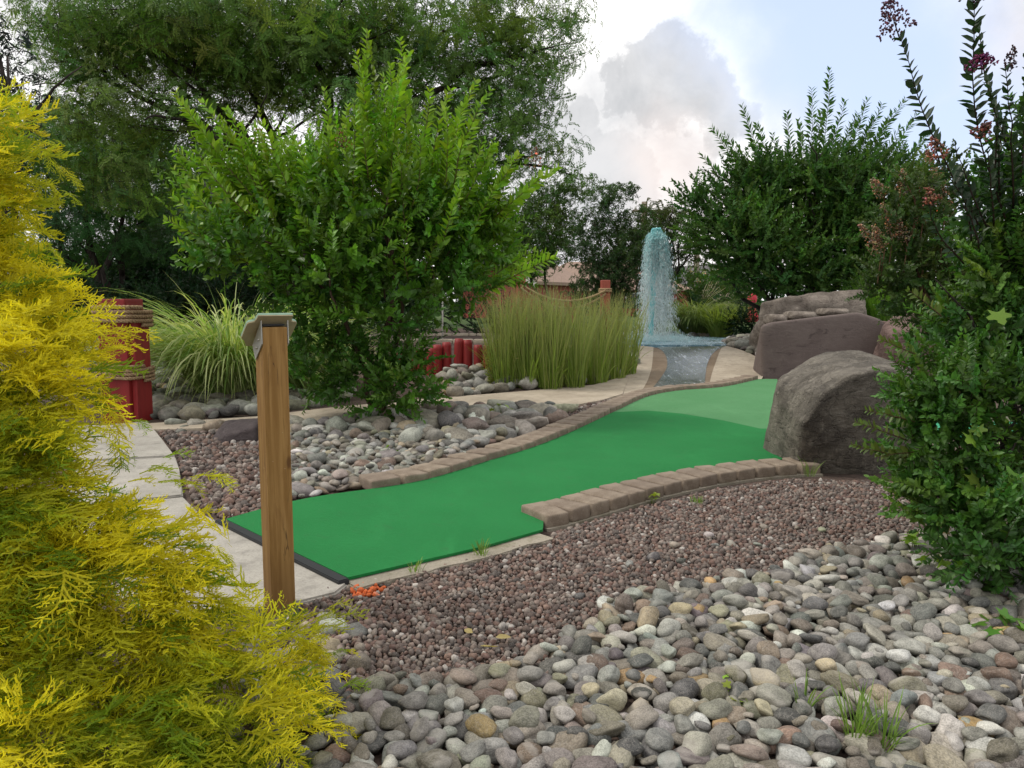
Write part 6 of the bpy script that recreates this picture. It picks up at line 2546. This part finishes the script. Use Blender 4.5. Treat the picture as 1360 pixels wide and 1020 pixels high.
# ---- weeds, seedlings and fallen leaves
def tuft(name, label, pxy, n, L, cols, group=None):
    b_ = ground(*pxy)
    t = plant(name, label, 'weed', b_, group)
    A = Acc()
    blades(A, b_ + [0, 0, .02], n, .035, L, .0042, (0, 30), (20, 95), cols, None, 6)
    fin(A, 'blades', M['blade'], t)


gw = np.array([(.14, .24, .045), (.18, .28, .06), (.11, .19, .035)])
tuft('grass_tuft', 'green grass tuft growing among the cobbles beside an orange-brown stone', (1135, 992), 42, (.07, .17), gw)
tuft('grass_tuft', 'slender grass tuft nearest the right in the cobbles', (1172, 1000), 34, (.06, .16), gw)
tuft('grass_tuft', 'tiny grass sprout among tan cobbles', (1066, 950), 14, (.05, .11), gw)
tuft('grass_tuft', 'thin grass growing beside the end of the short kerb by the boulder', (1075, 636), 18, (.06, .16), gw)
tuft('grass_tuft', 'short weeds along the broken concrete edge of the lane', (640, 742), 30, (.03, .08), gw)
tuft('grass_tuft', 'tiny weeds at the concrete edge near the orange paint mark', (552, 763), 22, (.02, .06), gw)
tuft('grass_tuft', 'faint moss-green weeds on the gravel under the brick kerb', (925, 672), 26, (.02, .05), gw)


def lobed(L):
    """five-lobed leaf, stalk at the origin, tip along +x"""
    half = [(.12, .10), (-.02, .30), (-.16, .50), (.10, .44), (.22, .40), (.36, .74), (.58, .66), (.62, .36), (.70, .24), (.86, .26)]
    out = [(x, y) for x, y in half] + [(1.12, 0)] + [(x, -y) for x, y in half[::-1]]
    V = [(.34, 0, .03)] + [(x, y, -.10 * (abs(y) + .4 * x) ** 2) for x, y in out]
    n = len(out)
    T = [(0, i + 1, i + 2) for i in range(n - 1)] + [(0, n, 1)]
    return np.array(V) * L, np.array(T)


LOB = lobed(1.0)


def seedling(label, pxy, n, size, spread, h, c):
    b_ = ground(*pxy)
    t = plant('seedling', label, 'weed', b_)
    A = Acc()
    for k in range(n):
        p = b_ + [rng.normal(0, spread), rng.normal(0, spread), h * rng.uniform(.5, 1.1)]
        tube(A, curve_pts(b_ + [0, 0, -.01], p, 5, .2), np.linspace(.0025, .0012, 5), 4, (.16, .2, .05))
        Mx = (rot_z(rng.uniform(0, 6.28)) @ rot_y(rng.normal(.25, .25)) @ rot_x(rng.normal(.35, .3))) * size * rng.uniform(.7, 1.2)
        V = LOB[0] @ Mx.T + p
        A.add(V, None, LOB[1], jcol(c, 1)[0])
    fin(A, 'leaves', M['leaf'], t)


seedling('bright lobed vine seedling at the edge of the dark glossy bush', (1216, 738), 6, .05, .03, .10, (.17, .30, .03))
seedling('green vine seedling with broad leaves creeping over the cobbles', (1350, 850), 9, .07, .07, .06, (.09, .20, .03))
seedling('small bright sprout alone in the middle of the near cobbles', (966, 922), 3, .028, .015, .05, (.22, .33, .03))
seedling('tiny sprout between cobbles at the bottom near the grass tufts', (992, 948), 3, .026, .015, .05, (.22, .33, .03))
seedling('little yellow-green weed under the bricks of the short kerb', (866, 668), 5, .03, .02, .05, (.22, .30, .03))
seedling('pale green seedling on the island stones by the bright bush', (522, 602), 4, .045, .03, .05, (.22, .34, .04))
seedling('yellow-green seedling among the grey island rocks near the path', (668, 556), 6, .05, .05, .13, (.25, .34, .05))
seedling('lobed bright vine leaves hanging low under the dark glossy bush', (1240, 770), 4, .05, .04, .12, (.17, .30, .03))
# bright lobed leaves of a climber in the dark bush
t = plant('vine', 'bright lobed vine leaves climbing through the dark glossy bush', 'climber', (2.0, 3.1, 0))
A = Acc()
for (vx, vy, s_) in ((1285, 575, .06), (1310, 598, .065), (1287, 628, .065), (1324, 412, .055), (1298, 565, .04), (1350, 625, .08)):
    p = at(vx, vy, 2.98)
    Mx = (rot_z(rng.normal(-1.2, .5)) @ rot_y(.9) @ rot_x(rng.normal(0, .3))) * s_ * 1.15
    A.add(LOB[0] @ Mx.T + p, None, LOB[1], jcol((.16, .29, .035), 1)[0])
fin(A, 'leaves', M['leaf'], t)

b_ = ground(640, 862)
for k, (vx, vy, lab) in enumerate(((628, 855, 'upper yellow fallen leaf on the red gravel'), (658, 861, 'long pale yellow fallen leaf lying flat on the red gravel'), (637, 873, 'curled buff fallen leaf touching the first cobbles'), (662, 874, 'small dry yellow leaf half hidden among the gravel'))):
    p = ground(vx, vy) + [0, 0, .038]
    V, Q = leaf6((.05, .055, .048, .035)[k], .42, .25, .1)
    V = V * [1, (.05, .055, .048, .035)[k], (.05, .055, .048, .035)[k]] if False else leaf6((.05, .055, .048, .035)[k], .42 * (.05, .055, .048, .035)[k], .25, .1)[0]
    A = Acc()
    Mx = rot_z((2.3, .2, 0.1, 2.9)[k]) @ rot_x((-.5, .35, -.3, .5)[k])
    A.add(V @ Mx.T, Q, None, (.42, .34, .14))
    o = A.build('fallen_leaf', M['leaf'])
    o.location = p
    tag(o, lab, 'leaf', 'fallen yellow leaves on the gravel')
